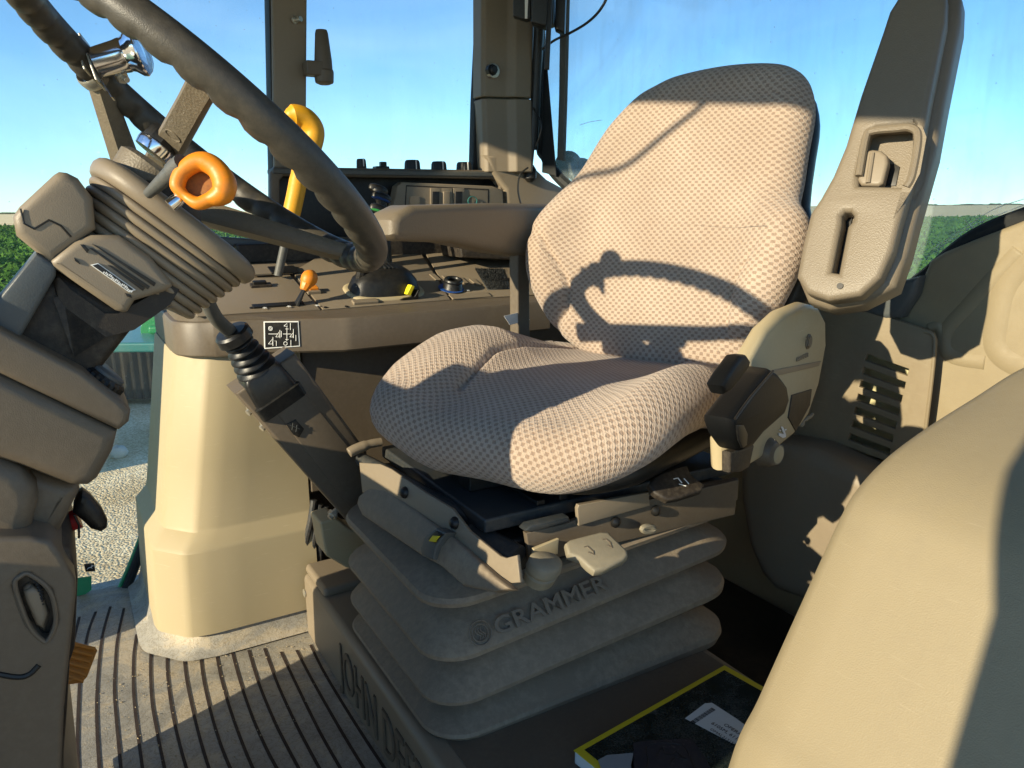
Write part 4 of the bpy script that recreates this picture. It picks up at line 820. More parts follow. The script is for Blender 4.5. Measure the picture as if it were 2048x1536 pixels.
mk('logo_ring', *join(*[tube([q - uu * .022 + vv * .013 + R_ * (cos(t) * uu + sin(t) * vv) for t in np.linspace(0, 2 * pi, 28, endpoint=False)], .0011, 6, closed=True) for R_ in (.017, .012)], *[tube([q - uu * (.022 + .004 * k) + vv * (.004 + .016 * t) + uu * .003 * sin(6 * t) for t in np.linspace(0, 1, 8)], .001, 6) for k in (-1, 0, 1)]), M['emboss'], be)
# front cover lip, weight indicator, push buttons
PF = (W(.405, 1.08, .45), nrm(-er * .94 - es * .16 + ez * .25))
plate('front_lip', [(718, 925), (760, 928), (782, 938), (850, 985), (905, 1018), (938, 1062), (1000, 1112), (1012, 1116), (1034, 1110), (1040, 1165), (985, 1170), (905, 1086), (838, 1040), (755, 985), (724, 985)], PF, .006, M['taupe'], seat, bev=.0015)
fc = plate('front_cover', [(735, 975), (755, 965), (905, 1075), (985, 1150), (1022, 1178), (985, 1184), (925, 1172), (880, 1132), (840, 1110), (722, 1030), (712, 1008), (716, 992)], (PF[0] + er * -.012 - ez * .02, nrm(-er * .9 - es * .12 + ez * .4)), .02, M['bellow'], seat, bev=.005)
PI = (PF[0] - er * .022, PF[1])
wi = plate('weight_indicator', [(848, 1075), (872, 1056), (892, 1066), (872, 1094), (866, 1120), (842, 1112), (840, 1096)], PI, .02, M['grey'], seat, bev=.003)
plate('indicator_window', [(858, 1078), (874, 1062), (888, 1069), (872, 1086)], PI, .004, M['sticker'], wi, bev=.0005, lift=.003)
plate('yellow_flag', [(862, 1082), (870, 1071), (884, 1072), (874, 1084)], PI, .004, M['ypaper'], wi, bev=.0005, lift=.0045)
for x, y in [(810, 985), (910, 1046)]:
    mk('push_button', *lathe(un(x, y, PF) + PF[1] * .001, PF[1], [(-.002, .0095), (.002, .0088), (.006, .005), (.007, .001)], 16), M['black'], seat)
# hinge cover on the door side
PH = pA(.285)
hc = plate('hinge_cover', [(1612, 605), (1640, 612), (1654, 640), (1655, 690), (1640, 770), (1618, 835), (1590, 872), (1550, 905), (1500, 935), (1480, 944), (1452, 944), (1450, 880), (1475, 830), (1495, 760), (1500, 715), (1535, 655), (1570, 622)], PH, .026, M['tan'], seat, bev=.012, sm=False, seg=3)
eb = mk('emblem_disc', *lathe(un(1616, 683, PH), aw, [(-.001, .0125), (.0015, .0125), (.002, .0105), (.004, .0095), (.0048, .006)], 24), M['brown'], hc)
mk('emblem_wave', *join(*[tube([un(1616 + dx + 2 * sin(3 * t), 674 + 18 * t, (PH[0] + aw * .0045, aw)) for t in np.linspace(0, 1, 8)], .0008, 5) for dx in (-4, 0, 4)]), M['taupe'], eb)
pt = un(1592, 724, (PH[0] + aw * .0005, aw)); text('brand_text', 'GRAMMER', .0105, pt, bw, ez + bw * .08, .001, M['taupe'], hc, sx=1.15)
plate('dark_recess', [(1582, 790), (1622, 778), (1618, 810), (1590, 862), (1575, 835)], PH, .003, M['dbrown'], hc, bev=.001, lift=.002)
plate('cover_lip', [(1520, 745), (1640, 722), (1636, 732), (1524, 758)], PH, .002, M['taupe'], hc, bev=.0005, lift=.0018)
cpn = mk('round_cap', *lathe(un(1536, 905, PH) + aw * .004, nrm(aw - bw * .2), [(-.012, .024), (.0, .022), (.008, .017), (.009, .0145)], 26), M['brown'], seat)
mk('cap_face', *lathe(un(1539, 906, PH) + aw * .013, nrm(aw - bw * .2), [(0, .0135), (.0015, .0135), (.002, .012)], 26), M['tan'], cpn)
mk('cap_rim', *tube([un(1539, 906, PH) + aw * .0135 + .0145 * (cos(t) * nrm(bw + aw * .2) + sin(t) * ez) for t in np.linspace(0, 2 * pi, 26, endpoint=False)], .0011, 6, closed=True), M['greylever'], cpn)
V, Fc = join(*[prism(uns(q, (PH[0] + aw * .001, aw)), aw * .0008) for q in ([(1561, 853), (1565, 853), (1571, 868), (1571, 874), (1565, 876), (1557, 871), (1557, 866), (1567, 868)], [(1557, 861), (1560, 859), (1562, 862)], [(1569, 858), (1573, 858), (1570, 862)])]); mk('recline_mark', V, Fc, M['white'], hc)
plate('base_bracket', [(1462, 904), (1510, 890), (1500, 935), (1482, 946), (1462, 946)], pA(.30), .014, M['dbrown'], seat, bev=.004)
# belt retractor and buckle
rc_ = plate('belt_retractor', [(1466, 838), (1500, 792), (1530, 752), (1546, 738), (1562, 748), (1578, 770), (1583, 800), (1572, 832), (1530, 870), (1508, 898), (1490, 904), (1474, 880), (1466, 856)], pA(.325), .042, M['case'], seat, bev=.011, seg=4)
mk('case_seam', *tube(smooth_path(uns([(1470, 838), (1500, 796), (1546, 742)], pA(.3255)), 5), .0018, 8), M['black'], rc_)
plate('mouth', [(1472, 850), (1486, 850), (1494, 868), (1492, 890), (1484, 896), (1476, 880)], pA(.325), .003, M['sticker'], rc_, bev=.001, lift=.0015)
plate('belt_buckle', [(1444, 772), (1458, 748), (1484, 712), (1496, 710), (1504, 722), (1500, 738), (1466, 782), (1452, 790)], pA(.335), .022, M['case'], seat, bev=.006, seg=3)
mk('torn_tag', *tube(smooth_path(uns([(1600, 850), (1612, 838), (1620, 834), (1626, 828)], pA(.28)), 4), [.004, .006, .003, .002, .004, .004, .003, .003, .003, .003, .003, .003, .002], 6), M['greylever'], seat, ang=180)
# raised armrest (door side)
UPA = nrm(ez * cos(radians(20)) + bw * sin(radians(20))); NA = nrm(-bw * cos(radians(20)) + ez * sin(radians(20)) * 1.0 + aw * .0)
PA = (un(1600, 560, pA(.30)), NA)
face = [(1830, -30), (1800, -15), (1778, 20), (1765, 60), (1720, 190), (1690, 290), (1665, 350), (1640, 395), (1620, 425), (1605, 485), (1592, 553), (1655, 566), (1700, 560), (1735, 540), (1762, 505), (1780, 455), (1795, 400), (1835, 300), (1850, 230), (1885, 60), (1890, -10), (1870, -28)]
full = [(1830, -30), (1800, -15), (1778, 20), (1765, 60), (1720, 190), (1690, 290), (1665, 350), (1640, 395), (1620, 425), (1605, 485), (1592, 553), (1612, 585), (1655, 600), (1720, 590), (1760, 555), (1785, 500), (1800, 440), (1840, 300), (1858, 200), (1890, 40), (1892, -10), (1870, -30)]
ra = plate('raised_armrest', full, PA, .036, M['arm'], seat, bev=.009, seg=4, ang=62, holes=[[(1736, 262), (1752, 254), (1818, 250), (1832, 262), (1838, 278), (1826, 345), (1812, 372), (1716, 370), (1716, 350)], [(1682, 430), (1688, 422), (1700, 422), (1706, 430), (1704, 440), (1694, 452), (1676, 545), (1662, 543), (1682, 446)]])
full2 = [(x + (30 if i >= 14 else 0), y + (16 if 11 <= i <= 14 else 0)) for i, (x, y) in enumerate(full)]
plate('armrest_body', full2, (PA[0] - NA * .034, NA), .06, M['arm'], ra, bev=.016, seg=5, ang=62)
M['pocketfloor'] = M['arm']
PK = (PA[0] - NA * .004, NA)
plate('turn_knob', [(1714, 360), (1722, 312), (1728, 302), (1745, 298), (1762, 300), (1774, 310), (1776, 325), (1766, 365), (1756, 371), (1722, 370)], PK, .02, M['taupe'], ra, bev=.005, seg=3)
mk('knob_rib', *tube(uns([(1745, 306), (1736, 366)], (PK[0] + NA * .001, NA)), .0035, 8), M['taupe'], ra)
plate('pocket_slot', [(1768, 330), (1790, 328), (1800, 334), (1792, 372), (1764, 372)], (PA[0] - NA * .033, NA), .002, M['sticker'], ra, bev=.0005, lift=.001)
plate('slot_dark', [(1680, 420), (1708, 420), (1700, 460), (1680, 548), (1658, 546)], (PA[0] - NA * .031, NA), .004, M['sticker'], ra, bev=.0005)
V, Fc = tube(smooth_path(uns([(1718, 352), (1732, 275), (1745, 262), (1790, 257), (1822, 256), (1836, 276), (1824, 350), (1812, 374)], PA), 6), .0055, 8); mk('pocket_lip', V, Fc, M['arm'], ra)
mk('grub_hole', *lathe(un(1680, 572, (PA[0] + NA * .001, NA)), NA, [(-.004, .0045), (.0012, .0045)], 14), M['sticker'], ra)
# lowered armrest (far side)
PR_ = pA(-.29)
plate('lowered_armrest', [(800, 425), (830, 410), (1000, 406), (1130, 408), (1130, 525), (1075, 517), (1000, 506), (905, 486), (800, 482), (788, 470), (788, 440)], PR_, .075, M['arm'], seat, bev=.016, seg=4)
mk('arm_bracket', *box(S(-.31, .0, .70), aw * .012, bw * .02 + ez * .004, ez * .13), M['brown'], seat, bev=.004)
tag(plate('paper_tag', [(1008, 632), (1050, 622), (1060, 640), (1020, 650)], pA(-.30), .001, M['white'], None, bev=.0002), 'small white and pink tag poking up behind the far cushion edge', 'tag')

# ================================================================== REAR WALL, VENT AND FENDER
PRW = (W(1.33, .9, 0), nrm(er * .985 + es * .172))
rwal = empty('rear_wall', W(1.33, .9, 0), 'tan moulded rear wall panel of the cab with pressed ridges and a slotted vent cover', 'wall panel')
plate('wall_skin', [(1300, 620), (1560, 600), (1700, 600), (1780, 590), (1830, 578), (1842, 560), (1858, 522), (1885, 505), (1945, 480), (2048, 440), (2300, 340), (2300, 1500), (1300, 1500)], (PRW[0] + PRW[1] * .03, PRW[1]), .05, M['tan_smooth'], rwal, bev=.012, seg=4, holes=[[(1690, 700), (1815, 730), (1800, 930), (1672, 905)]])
slots = []
for k in range(9):
    x0, y0 = 1733 - k * 5.6, 708 + k * 26.5
    x1, y1 = x0 + 84 - k * .5, y0 + 30
    slots.append([(x0, y0), (x1, y1), (x1 - 3, y1 + 14), (x0 - 4, y0 + 13)])
vc = plate('vent_cover', [(1560, 640), (1640, 618), (1700, 600), (1780, 636), (1852, 660), (1866, 666), (1871, 682), (1868, 720), (1850, 870), (1842, 1000), (1600, 905), (1500, 880)], (PRW[0] - PRW[1] * .006, PRW[1]), .012, M['wall'], rwal, bev=.0022, holes=slots)
V, Fc = tube(smooth_path(uns([(1850, 662), (1865, 670), (1869, 690), (1862, 770), (1848, 880)], (PRW[0] - PRW[1] * .007, PRW[1])), 5), .0035, 8); mk('cover_rib', V, Fc, M['wall'], vc)
M['filter'] = plastic('vent_filter', (.5, .46, .26), .8, 120, .9, .2)
mk('filter', *box(un(1765, 830, (PRW[0] + PRW[1] * .06, PRW[1])), np.cross(PRW[1], ez) * .14, ez * .16, PRW[1] * .006), M['filter'], rwal)
for q, r_ in ([[(2048, 500), (1990, 560), (1945, 610), (1905, 655), (1898, 690), (1920, 712), (1980, 722)], .009], [[(2120, 480), (2035, 560), (2012, 640), (2010, 690), (2045, 722), (2120, 740)], .016], [[(1862, 655), (1880, 652), (1888, 670), (1880, 690)], .005]):
    V, Fc = tube(smooth_path(uns(q, (PRW[0] + PRW[1] * (.03 + r_ * 3 - .0026 - r_ * .06), PRW[1])), 8), r_ * 3, 48); mk('pressed_ridge', V, Fc, M['tan_smooth'], rwal, ang=180)
# dark plate standing in for the armrest's shadow between window and vent cover
plate('corner_shade', [(1640, 600), (1720, 600), (1790, 565), (1838, 552), (1830, 590), (1800, 636), (1770, 640)], (PRW[0] - PRW[1] * .01, PRW[1]), .04, M['slate'], rwal, bev=.012, seg=4)
# lower hump beside the seat base
hp = [(1472, 900), (1540, 885), (1620, 900), (1800, 985), (1900, 1100), (1860, 1190), (1700, 1230), (1600, 1205), (1545, 1185), (1515, 1150), (1490, 1090), (1474, 1000)]
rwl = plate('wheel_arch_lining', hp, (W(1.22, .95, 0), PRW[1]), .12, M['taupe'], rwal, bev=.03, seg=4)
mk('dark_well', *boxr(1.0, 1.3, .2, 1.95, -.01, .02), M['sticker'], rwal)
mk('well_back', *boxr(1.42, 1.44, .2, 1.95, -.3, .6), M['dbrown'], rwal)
# fender cover nearest the camera
ap = [(q @ er, q[2]) for q in uns([(1452, 1536), (1512, 1400), (1574, 1262), (1636, 1125), (1668, 1055), (1706, 985), (1768, 916), (1852, 852), (1950, 790), (2048, 730)], pS(.492))]
arch = [(ap[0][0] - .10, -.05), (ap[0][0] - .055, .12)] + [(a - .004, b + .005) for a, b in ap] + [(1.14, ap[-1][1] + .016), (1.3, ap[-1][1] + .022)]
A2 = smooth_path([np.array([a, b, 0]) for a, b in arch], 6)
rings = []
for s_, dn in [(.30, 0), (.34, 0), (.50, 0), (.512, -.003), (.520, -.011), (.523, -.025)] if False else [(-.35, 0), (.02, 0), (.2, 0), (.44, 0), (.478, -.002), (.492, -.009), (.4985, -.02), (.50, -.035)]:
    row = []
    for i, p in enumerate(A2):
        d = nrm(A2[min(i + 1, len(A2) - 1)] - A2[max(i - 1, 0)]); nn = np.array([-d[1], d[0], 0]); q = p + nn * dn; row.append(W(q[0], s_, q[1]))
    rings.append(row)
V, Fc = loft(rings, close=False); n0 = len(V)
back = [[W(A2[i][0] + .03, s_, A2[i][1] - .06) for i in range(len(A2))] for s_ in (.47,)]
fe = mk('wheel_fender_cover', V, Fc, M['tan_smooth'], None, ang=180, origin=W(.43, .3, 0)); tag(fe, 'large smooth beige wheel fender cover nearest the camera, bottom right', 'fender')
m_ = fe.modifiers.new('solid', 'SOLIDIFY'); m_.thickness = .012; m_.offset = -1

# ================================================================== MANUAL
om = empty('operator_manual', un(1300, 1450, pZ(.15)), 'thick dark covered operator manual with yellow edge lying on the seat platform', 'manual')
cz = .172; PM = pZ(cz)
c00 = un(1147, 1500, PM); c10 = un(1449, 1330, PM); lng = c10 - c00; ll = np.linalg.norm(lng); lx = lng / ll; ly = -np.cross(ez, lx); wd = .225
def MB(x, y, z=0): return c00 + lx * x + ly * y + ez * z
mk('pages', *prism([MB(.001, .001, -.021), MB(ll - .002, .001, -.021), MB(ll - .002, wd, -.021), MB(.001, wd, -.021)], ez * .0195), M['pages'], om, bev=.0015)
cv = mk('cover', *prism([MB(0, 0, -.0015), MB(ll, 0, -.0015), MB(ll, wd, -.0015), MB(0, wd, -.0015)], ez * .0015), M['ypaper'], om, bev=.0006)
mk('cover_print', *prism([MB(.012, .009, 0), MB(ll - .012, .009, 0), MB(ll - .012, wd, 0), MB(.012, wd, 0)], ez * .0003), M['cover'], cv)
# paper label
pm2 = pZ(cz + .0005); PLb = uns([(1370, 1437), (1410, 1407), (1424, 1406), (1472, 1437), (1530, 1480), (1500, 1505)], pm2)
lb = mk('label', *prism(PLb, ez * .0004), M['pages'], cv)
tu = nrm(un(1470, 1466, pm2) - un(1422, 1447, pm2)); 
tu = -ly * -1.0
tv = np.cross(ez, tu)
for s_, px, py, h in [('OPERATORS MANUAL', 1446, 1450, .0095), ('6105M, 6115M', 1421, 1447, .0095), ('OMAL213154', 1419, 1459, .0075)]:
    text('label_text', s_, h, un(px, py, pZ(cz + .001)), tu, tv, .0002, M['sticker'], lb)
V, Fc = [], []
b0 = un(1381, 1443, pZ(cz + .001)); b1 = un(1424, 1415, pZ(cz + .001)); bd = (b1 - b0); tvb = nrm(np.cross(ez, nrm(bd)))
for i in range(22):
    f = i / 22; w_ = rng.uniform(.25, .8) / 22; V, Fc = join((V, Fc), prism([b0 + bd * f, b0 + bd * (f + w_), b0 + bd * (f + w_) - tvb * .007, b0 + bd * f - tvb * .007], ez * .0002))
mk('barcode', V, Fc, M['sticker'], lb)
# printed dark emblem block and pale print on the cover
pm3 = pZ(cz + .0006)
M['print_grey'] = plastic('print_grey', (.035, .033, .04), .25, 200, .02, .1)
M['print_light'] = plastic('print_light', (.25, .27, .28), .3, 200, .02, .2)
eb = mk('emblem_print', *prism(smooth_path(uns([(1268, 1500), (1276, 1484), (1370, 1478), (1390, 1486), (1420, 1560), (1275, 1560)], pm3), 4, True), ez * .0003), M['print_grey'], cv)
mk('emblem_shield', *tube(smooth_path(uns([(1294, 1492), (1330, 1486), (1366, 1492), (1382, 1520), (1384, 1545), (1300, 1550), (1296, 1520)], pZ(cz + .001)), 5, True), .0006, 5, closed=True), M['black'], eb)
mk('emblem_deer', *tube(smooth_path(uns([(1312, 1512), (1324, 1496), (1332, 1508), (1346, 1508), (1352, 1502), (1362, 1512), (1374, 1518), (1360, 1518), (1350, 1514), (1340, 1528)], pZ(cz + .001)), 3), .0007, 5), M['black'], eb)
mk('pale_print', *prism(uns([(1196, 1520), (1215, 1510), (1266, 1506), (1270, 1560), (1210, 1560)], pm3), ez * .0003), M['print_light'], cv)

# ================================================================== STEERING COLUMN AND WHEEL
CW = np.array([-0.30970752, 0.8219078, 0.98062188]); nC = nrm(er * .658 + ez * .753); e1 = nrm(er * .753 - ez * .658); e2 = es
def K(a, b, c): return CW + e1 * a + e2 * b + nC * c
sc2 = empty('steering_column', W(-.1, .867, 0), 'tilted taupe steering column with louvred oval shroud and tall moulded pedestal at the left edge', 'steering column')
def colp(name, pts, s, th, mat, parent=sc2, **k):
    k.setdefault('ang', 55); return plate(name, pts, pS(s), th, mat, parent, **k)
# louvred shroud: rounded-rectangle rings around the column axis
def sring(c, q, a0=.032, ha=.088, hb=.085, p=.66, cp=0):
    c = c - .008
    out = []
    for t in np.linspace(0, 2 * pi, 72, endpoint=False):
        out.append(K(a0 + ha * q * np.sign(cos(t)) * abs(cos(t)) ** p, hb * q * np.sign(sin(t)) * abs(sin(t)) ** p, c))
    return out
def sr2(c, qa, qb): return [K(.032 + .089 * qa * np.sign(cos(t)) * abs(cos(t)) ** .7, .087 * qb * np.sign(sin(t)) * abs(sin(t)) ** .7, c) for t in np.linspace(0, 2 * pi, 84, endpoint=False)]
rings = [sr2(c, q, q) for c, q in [(-.086, .3), (-.084, .62), (-.084, .88), (-.086, .95), (-.089, .99), (-.094, 1.01), (-.099, 1.0), (-.103, .975), (-.105, .94)]]
for t in np.linspace(0, 1, 127):
    v_ = .062 * (1 - abs(sin(pi * 7 * t)) ** .42); rings.append(sr2(-.105 - .062 * t, .945 - .20 * t - v_, .945 - .12 * t - v_))
rings.append(sr2(-.170, .5, .6))
mk('shroud', *loft(rings), M['taupe'], sc2, ang=45)
# instrument housing (behind) and slotted box (front)
colp('instrument_housing', [(25, 434), (38, 414), (108, 349), (118, 343), (134, 345), (156, 356), (186, 396), (192, 458), (116, 514), (104, 532), (32, 472)], .786, .155, M['taupe'], bev=.008, seg=4)
V, Fc = tube(uns([(41, 417), (48, 447), (68, 458), (98, 440), (122, 452), (142, 474)], pS(.7858)), .0009, 6); mk('housing_seam', V, Fc, M['sticker'], sc2)
bx = colp('slotted_box', [(100, 522), (148, 484), (182, 470), (238, 470), (300, 512), (344, 564), (346, 574), (330, 584), (270, 602), (256, 624), (246, 626), (232, 622), (104, 534)], .783, .165, M['taupe'], bev=.007, seg=4)
for q in ([(184, 488), (194, 492), (312, 566), (308, 573)], [(178, 496), (186, 497), (300, 573), (296, 579)], [(215, 530), (222, 531), (290, 576), (286, 582)], [(160, 489), (168, 489), (178, 500), (174, 506)], [(148, 515), (158, 523), (160, 529), (150, 522)], [(250, 586), (262, 590), (264, 596), (254, 593)]):
    colp('slot', q, .7815, .003, M['sticker'], bx, bev=.0004)
ls = colp('label_strip', [(181, 530), (196, 526), (272, 580), (258, 585)], .7812, .002, M['white'], bx, bev=.0002)
colp('strip_field', [(185, 531), (196, 528), (267, 579), (257, 582)], .7805, .002, M['sticker'], ls, bev=.0002)
p0_ = un(205, 546, pS(.7797)); tu = nrm(un(260, 585, pS(.7797)) - p0_); 
for i in range(2):
    text('strip_text', ['LOCK RELEASE', 'TILT'][i], .0045 if i == 0 else .0055, p0_ + tu * (.002 + .012 * i) + np.cross(tu, es) * (-.0 + .0055 * i), tu, -np.cross(tu, es), .0002, M['white'], ls, bold=.0001) if False else None
V, Fc = [], []
tw = np.cross(es, tu); tw = tw if tw @ ez > 0 else -tw
for k in range(18):
    f = p0_ + tu * (.0016 * k) + tw * rng.uniform(-.0006, .0014); V, Fc = join((V, Fc), prism([f, f + tu * .0012, f + tu * .0012 + tw * rng.uniform(.001, .0026), f + tw * .0022], -es * .0002))
mk('strip_marks', V, Fc, M['white'], ls, ang=20)
colp('dark_collar', [(98, 528), (104, 560), (130, 588), (205, 640), (240, 640), (262, 628), (330, 590), (345, 575), (330, 600), (300, 622), (262, 648), (215, 660), (120, 590)], .795, .14, M['dbrown'], bev=.006)
colp('collar_lip', [(252, 634), (232, 640), (306, 628), (332, 605), (345, 588), (342, 575)], .80, .13, M['brown'], bev=.004)
colp('column_tube', [(112, 540), (215, 600), (310, 600), (268, 655), (205, 735), (180, 770), (-10, 690), (60, 600)], .80, .14, M['dbrown'], bev=.008)
colp('slate_cheek', [(72, 505), (112, 530), (112, 552), (44, 670), (30, 690), (-8, 662), (-40, 640)], .785, .17, M['slate'], bev=.004)
# pedestal
ped = colp('pedestal_top', [(-500, 400), (-60, 612), (0, 655), (165, 742), (240, 800), (262, 822), (258, 845), (238, 862), (0, 750), (-60, 715), (-500, 560)], .772, .2, M['brown'], bev=.006, seg=3)
colp('pedestal_body', [(-500, 565), (-60, 718), (0, 750), (236, 864), (226, 905), (196, 960), (176, 975), (140, 974), (40, 935), (-60, 905), (-500, 800)], .769, .40, M['brown'], bev=.012, seg=4)
colp('pedestal_neck', [(-500, 780), (-60, 900), (150, 972), (160, 985), (120, 1066), (96, 1078), (60, 1076), (-60, 1100), (-500, 1100)], .79, .16, M['brown'], bev=.014, seg=4)
colp('neck_bulge', [(-60, 895), (40, 940), (72, 975), (76, 1010), (62, 1060), (40, 1088), (0, 1082), (-60, 1060), (-300, 1000), (-300, 820)], .765, .05, M['brown'], bev=.016, seg=4)
lb_ = colp('lower_panel', [(-500, 1060), (-60, 1075), (60, 1074), (100, 1082), (122, 1110), (150, 1158), (153, 1180), (140, 1300), (128, 1420), (122, 1560), (130, 1700), (185, 2190), (-1200, 2190)], .745, .565, M['brown'], bev=.005, seg=4, holes=[[(28, 1172), (42, 1152), (60, 1150), (100, 1180), (112, 1240), (98, 1278), (84, 1278), (56, 1246)]])
colp('side_flange', [(96, 1082), (140, 1100), (156, 1160), (150, 1300), (140, 1330), (134, 1430), (124, 1560), (132, 1700), (190, 2150), (60, 2150), (80, 1500)], .77, .2, M['dbrown'], bev=.008, seg=3)
V, Fc = tube(smooth_path(uns([(-60, 1334), (20, 1352), (55, 1350), (78, 1330)], pS(.7455)), 6), .0028, 8); mk('panel_seam', V, Fc, M['sticker'], lb_)
rc2 = plate('recess_back', [(20, 1160), (40, 1140), (115, 1180), (118, 1290), (80, 1290)], pS(.757), .01, M['dbrown'], sc2)
for k, (m_, of) in enumerate([('brown', 0), ('taupe', 8)]):
    colp('recess_pad', [(44 + of * .3, 1176 + of), (58 + of, 1166 + of), (74 + of, 1176 + of), (100 - of * .4, 1226 + of * .3), (90 - of * .5, 1266 - of), (80 - of, 1260 - of), (46 + of * .4, 1200)], .753 - .003 * k, .01, M[m_], sc2, bev=.004, seg=3)
V, Fc = tube(smooth_path([un(60 + 22 * t + 26 * t * (1 - t), 1154 + 22 * t + 34 * t * t, pS(.752)) + (er * .0012 if i % 2 else -er * .0008) for i, t in enumerate(np.linspace(0, 1.3, 26))], 3), .0016, 6); mk('toothed_edge', V, Fc, M['sticker'], sc2)
V, Fc = tube(smooth_path(uns([(30, 1172), (42, 1152), (60, 1149), (100, 1182), (112, 1240), (98, 1278), (84, 1280), (56, 1248)], pS(.7455)), 6, True), .0022, 8, closed=True); mk('recess_rim', V, Fc, M['brown'], sc2)
# black adjusting knob
kc = un(196, 770, pS(.81)); kx = nrm(un(238, 800, pS(.81)) - un(166, 752, pS(.81))); kn = nrm(np.cross(kx, es)); kn = kn if kn @ ez > 0 else -kn
rings = []
for h, q in [(-.008, .95), (-.006, 1), (.009, 1), (.012, .9), (.0125, .6)]:
    rings.append([kc + kn * h + q * (.0205 * (1 + .03 * (-1) ** i * (h < .01))) * (cos(t) * kx + sin(t) * es) for i, t in enumerate(np.linspace(0, 2 * pi, 44, endpoint=False))])
kb = mk('tilt_knob', *loft(rings), M['black'], sc2, ang=20)
mk('knob_cap', *lathe(kc + kn * .012, kn, [(0, .0165), (.003, .0165), (.005, .013)], 24), M['slate'], kb)
# parking brake handle
pb_ = empty('park_brake_handle', un(150, 1040, pS(.88)), 'curved glossy black hand grip with a red base and cotter pin beside the pedestal', 'brake handle')
plate('grip', [(158, 988), (166, 984), (182, 996), (204, 1022), (216, 1046), (215, 1060), (203, 1068), (182, 1062), (166, 1046), (146, 1030), (148, 1012)], pS(.86), .026, M['black'], pb_, bev=.009, seg=4)
mk('red_base', *tube(uns([(112, 1052), (134, 1046), (158, 1036)], pS(.88)), [.008, .010, .011], 12), M['red'], pb_)
mk('pin', *tube(uns([(148, 1030), (158, 1050), (158, 1076)], pS(.86)), .0012, 6), M['black'], pb_)
# brake pedal
bp_ = empty('brake_pedal', un(150, 1320, pS(1.0)), 'worn orange ribbed brake pedal pad beside the pedestal', 'pedal')
PBp = (un(165, 1320, pS(1.0)), nrm(er * .55 + ez * .7 - es * .45))
plate('pad', [(112, 1276), (130, 1276), (192, 1294), (196, 1300), (176, 1352), (168, 1358), (110, 1366)], PBp, .010, M['brake'], bp_, bev=.002)
for k in range(6):
    y = 1284 + k * 13; plate('rib', [(112, y), (136, y), (190 - k * 4.6, y + 12), (188 - k * 4.6, y + 18), (136, y + 7), (112, y + 7)], PBp, .004, M['brake'], bp_, bev=.0015, lift=.003)
mk('pedal_arm', *tube([un(120, 1366, pS(1.0)), un(60, 1300, pS(1.0)), W(-.3, 1.0, .45)], .012, 8), M['dbrown'], bp_)
# reverser lever with orange loop grip
rv = empty('reverser_lever', un(300, 380, pS(.76)), 'orange hollow grip on a short dark stem beside the steering column', 'lever')
g0 = un(296, 388, pS(.775)); g1 = un(366, 326, pS(.735))
mk('stem', *tube([g0, g0 + (g1 - g0) * .7, g0 + (g1 - g0) * .72, g1], [.0045, .0075, .0085, .0085], 14), M['grey'], rv)
PG = (un(405, 362, pS(.725)), nrm(EYE - un(405, 362, pS(.725))) * 1.0)
PG = (PG[0], nrm(PG[1] + .35 * ez - .3 * er))
go_ = [(340, 372), (350, 338), (386, 308), (418, 305), (452, 328), (473, 366), (466, 394), (430, 409), (396, 420), (362, 396)]
gi_ = [(371, 372), (377, 356), (390, 346), (404, 344), (418, 352), (425, 368), (420, 382), (408, 390), (394, 393), (378, 386)]
gp_ = [((a + c) / 2, (b + d) / 2) for (a, b), (c, d) in zip(go_, gi_)]; gr_ = [math.hypot(a - c, b - d) / 2 * .655 / F for (a, b), (c, d) in zip(go_, gi_)]
mk('grip', *tube(smooth_path(uns(gp_, PG), 5, True), list(np.interp(np.arange(50), np.arange(0, 51, 5), gr_ + gr_[:1])), 18, closed=True, flat=1.0), M['orange'], rv, ang=180)
plate('grip_web', [(360, 366), (378, 336), (410, 328), (446, 356), (446, 384), (410, 398), (378, 394)], (PG[0] - PG[1] * .006, PG[1]), .006, M['orange_hollow'], rv, bev=.002, sm=True)
mk('ferrule', *tube(uns([(340, 412), (352, 402), (364, 392)], pS(.735)), [.0062, .0062, .005], 12), M['chrome'], rv)
# steering wheel
whl = empty('steering_wheel', K(0, 0, -.06), 'dark olive three spoke steering wheel tilted towards the driver', 'steering wheel')
RW = .205; ths = np.linspace(0, 2 * pi, 288, endpoint=False); rings = []
for t in ths:
    d = cos(t) * e_a + sin(t) * e_b if False else None
a_ = nrm(np.cross(nC, ez)); b_2 = np.cross(nC, a_)
for t in ths:
    d = cos(t) * a_ + sin(t) * b_2; ring = []
    bump = (.5 + .5 * cos(t * 44)) ** 3
    for f in np.linspace(0, 2 * pi, 20, endpoint=False):
        inn = max(0, cos(f - radians(222))) ** .7; rr = .0163 * (1 - .24 * inn * bump) * (1 + .0 * sin(f)); ring.append(CW + d * (RW + rr * cos(f)) + nC * rr * sin(f))
    rings.append(ring)
V, Fc = loft(rings, True, False); n = 20; k = (len(ths) - 1) * n; Fc += [[k + i, k + (i + 1) % n, (i + 1) % n, i] for i in range(n)]
mk('rim', V, Fc, M['wheel'], whl, ang=180)
hub = K(-.012, 0, -.062); PHb = (K(0, 0, -.062), nC)
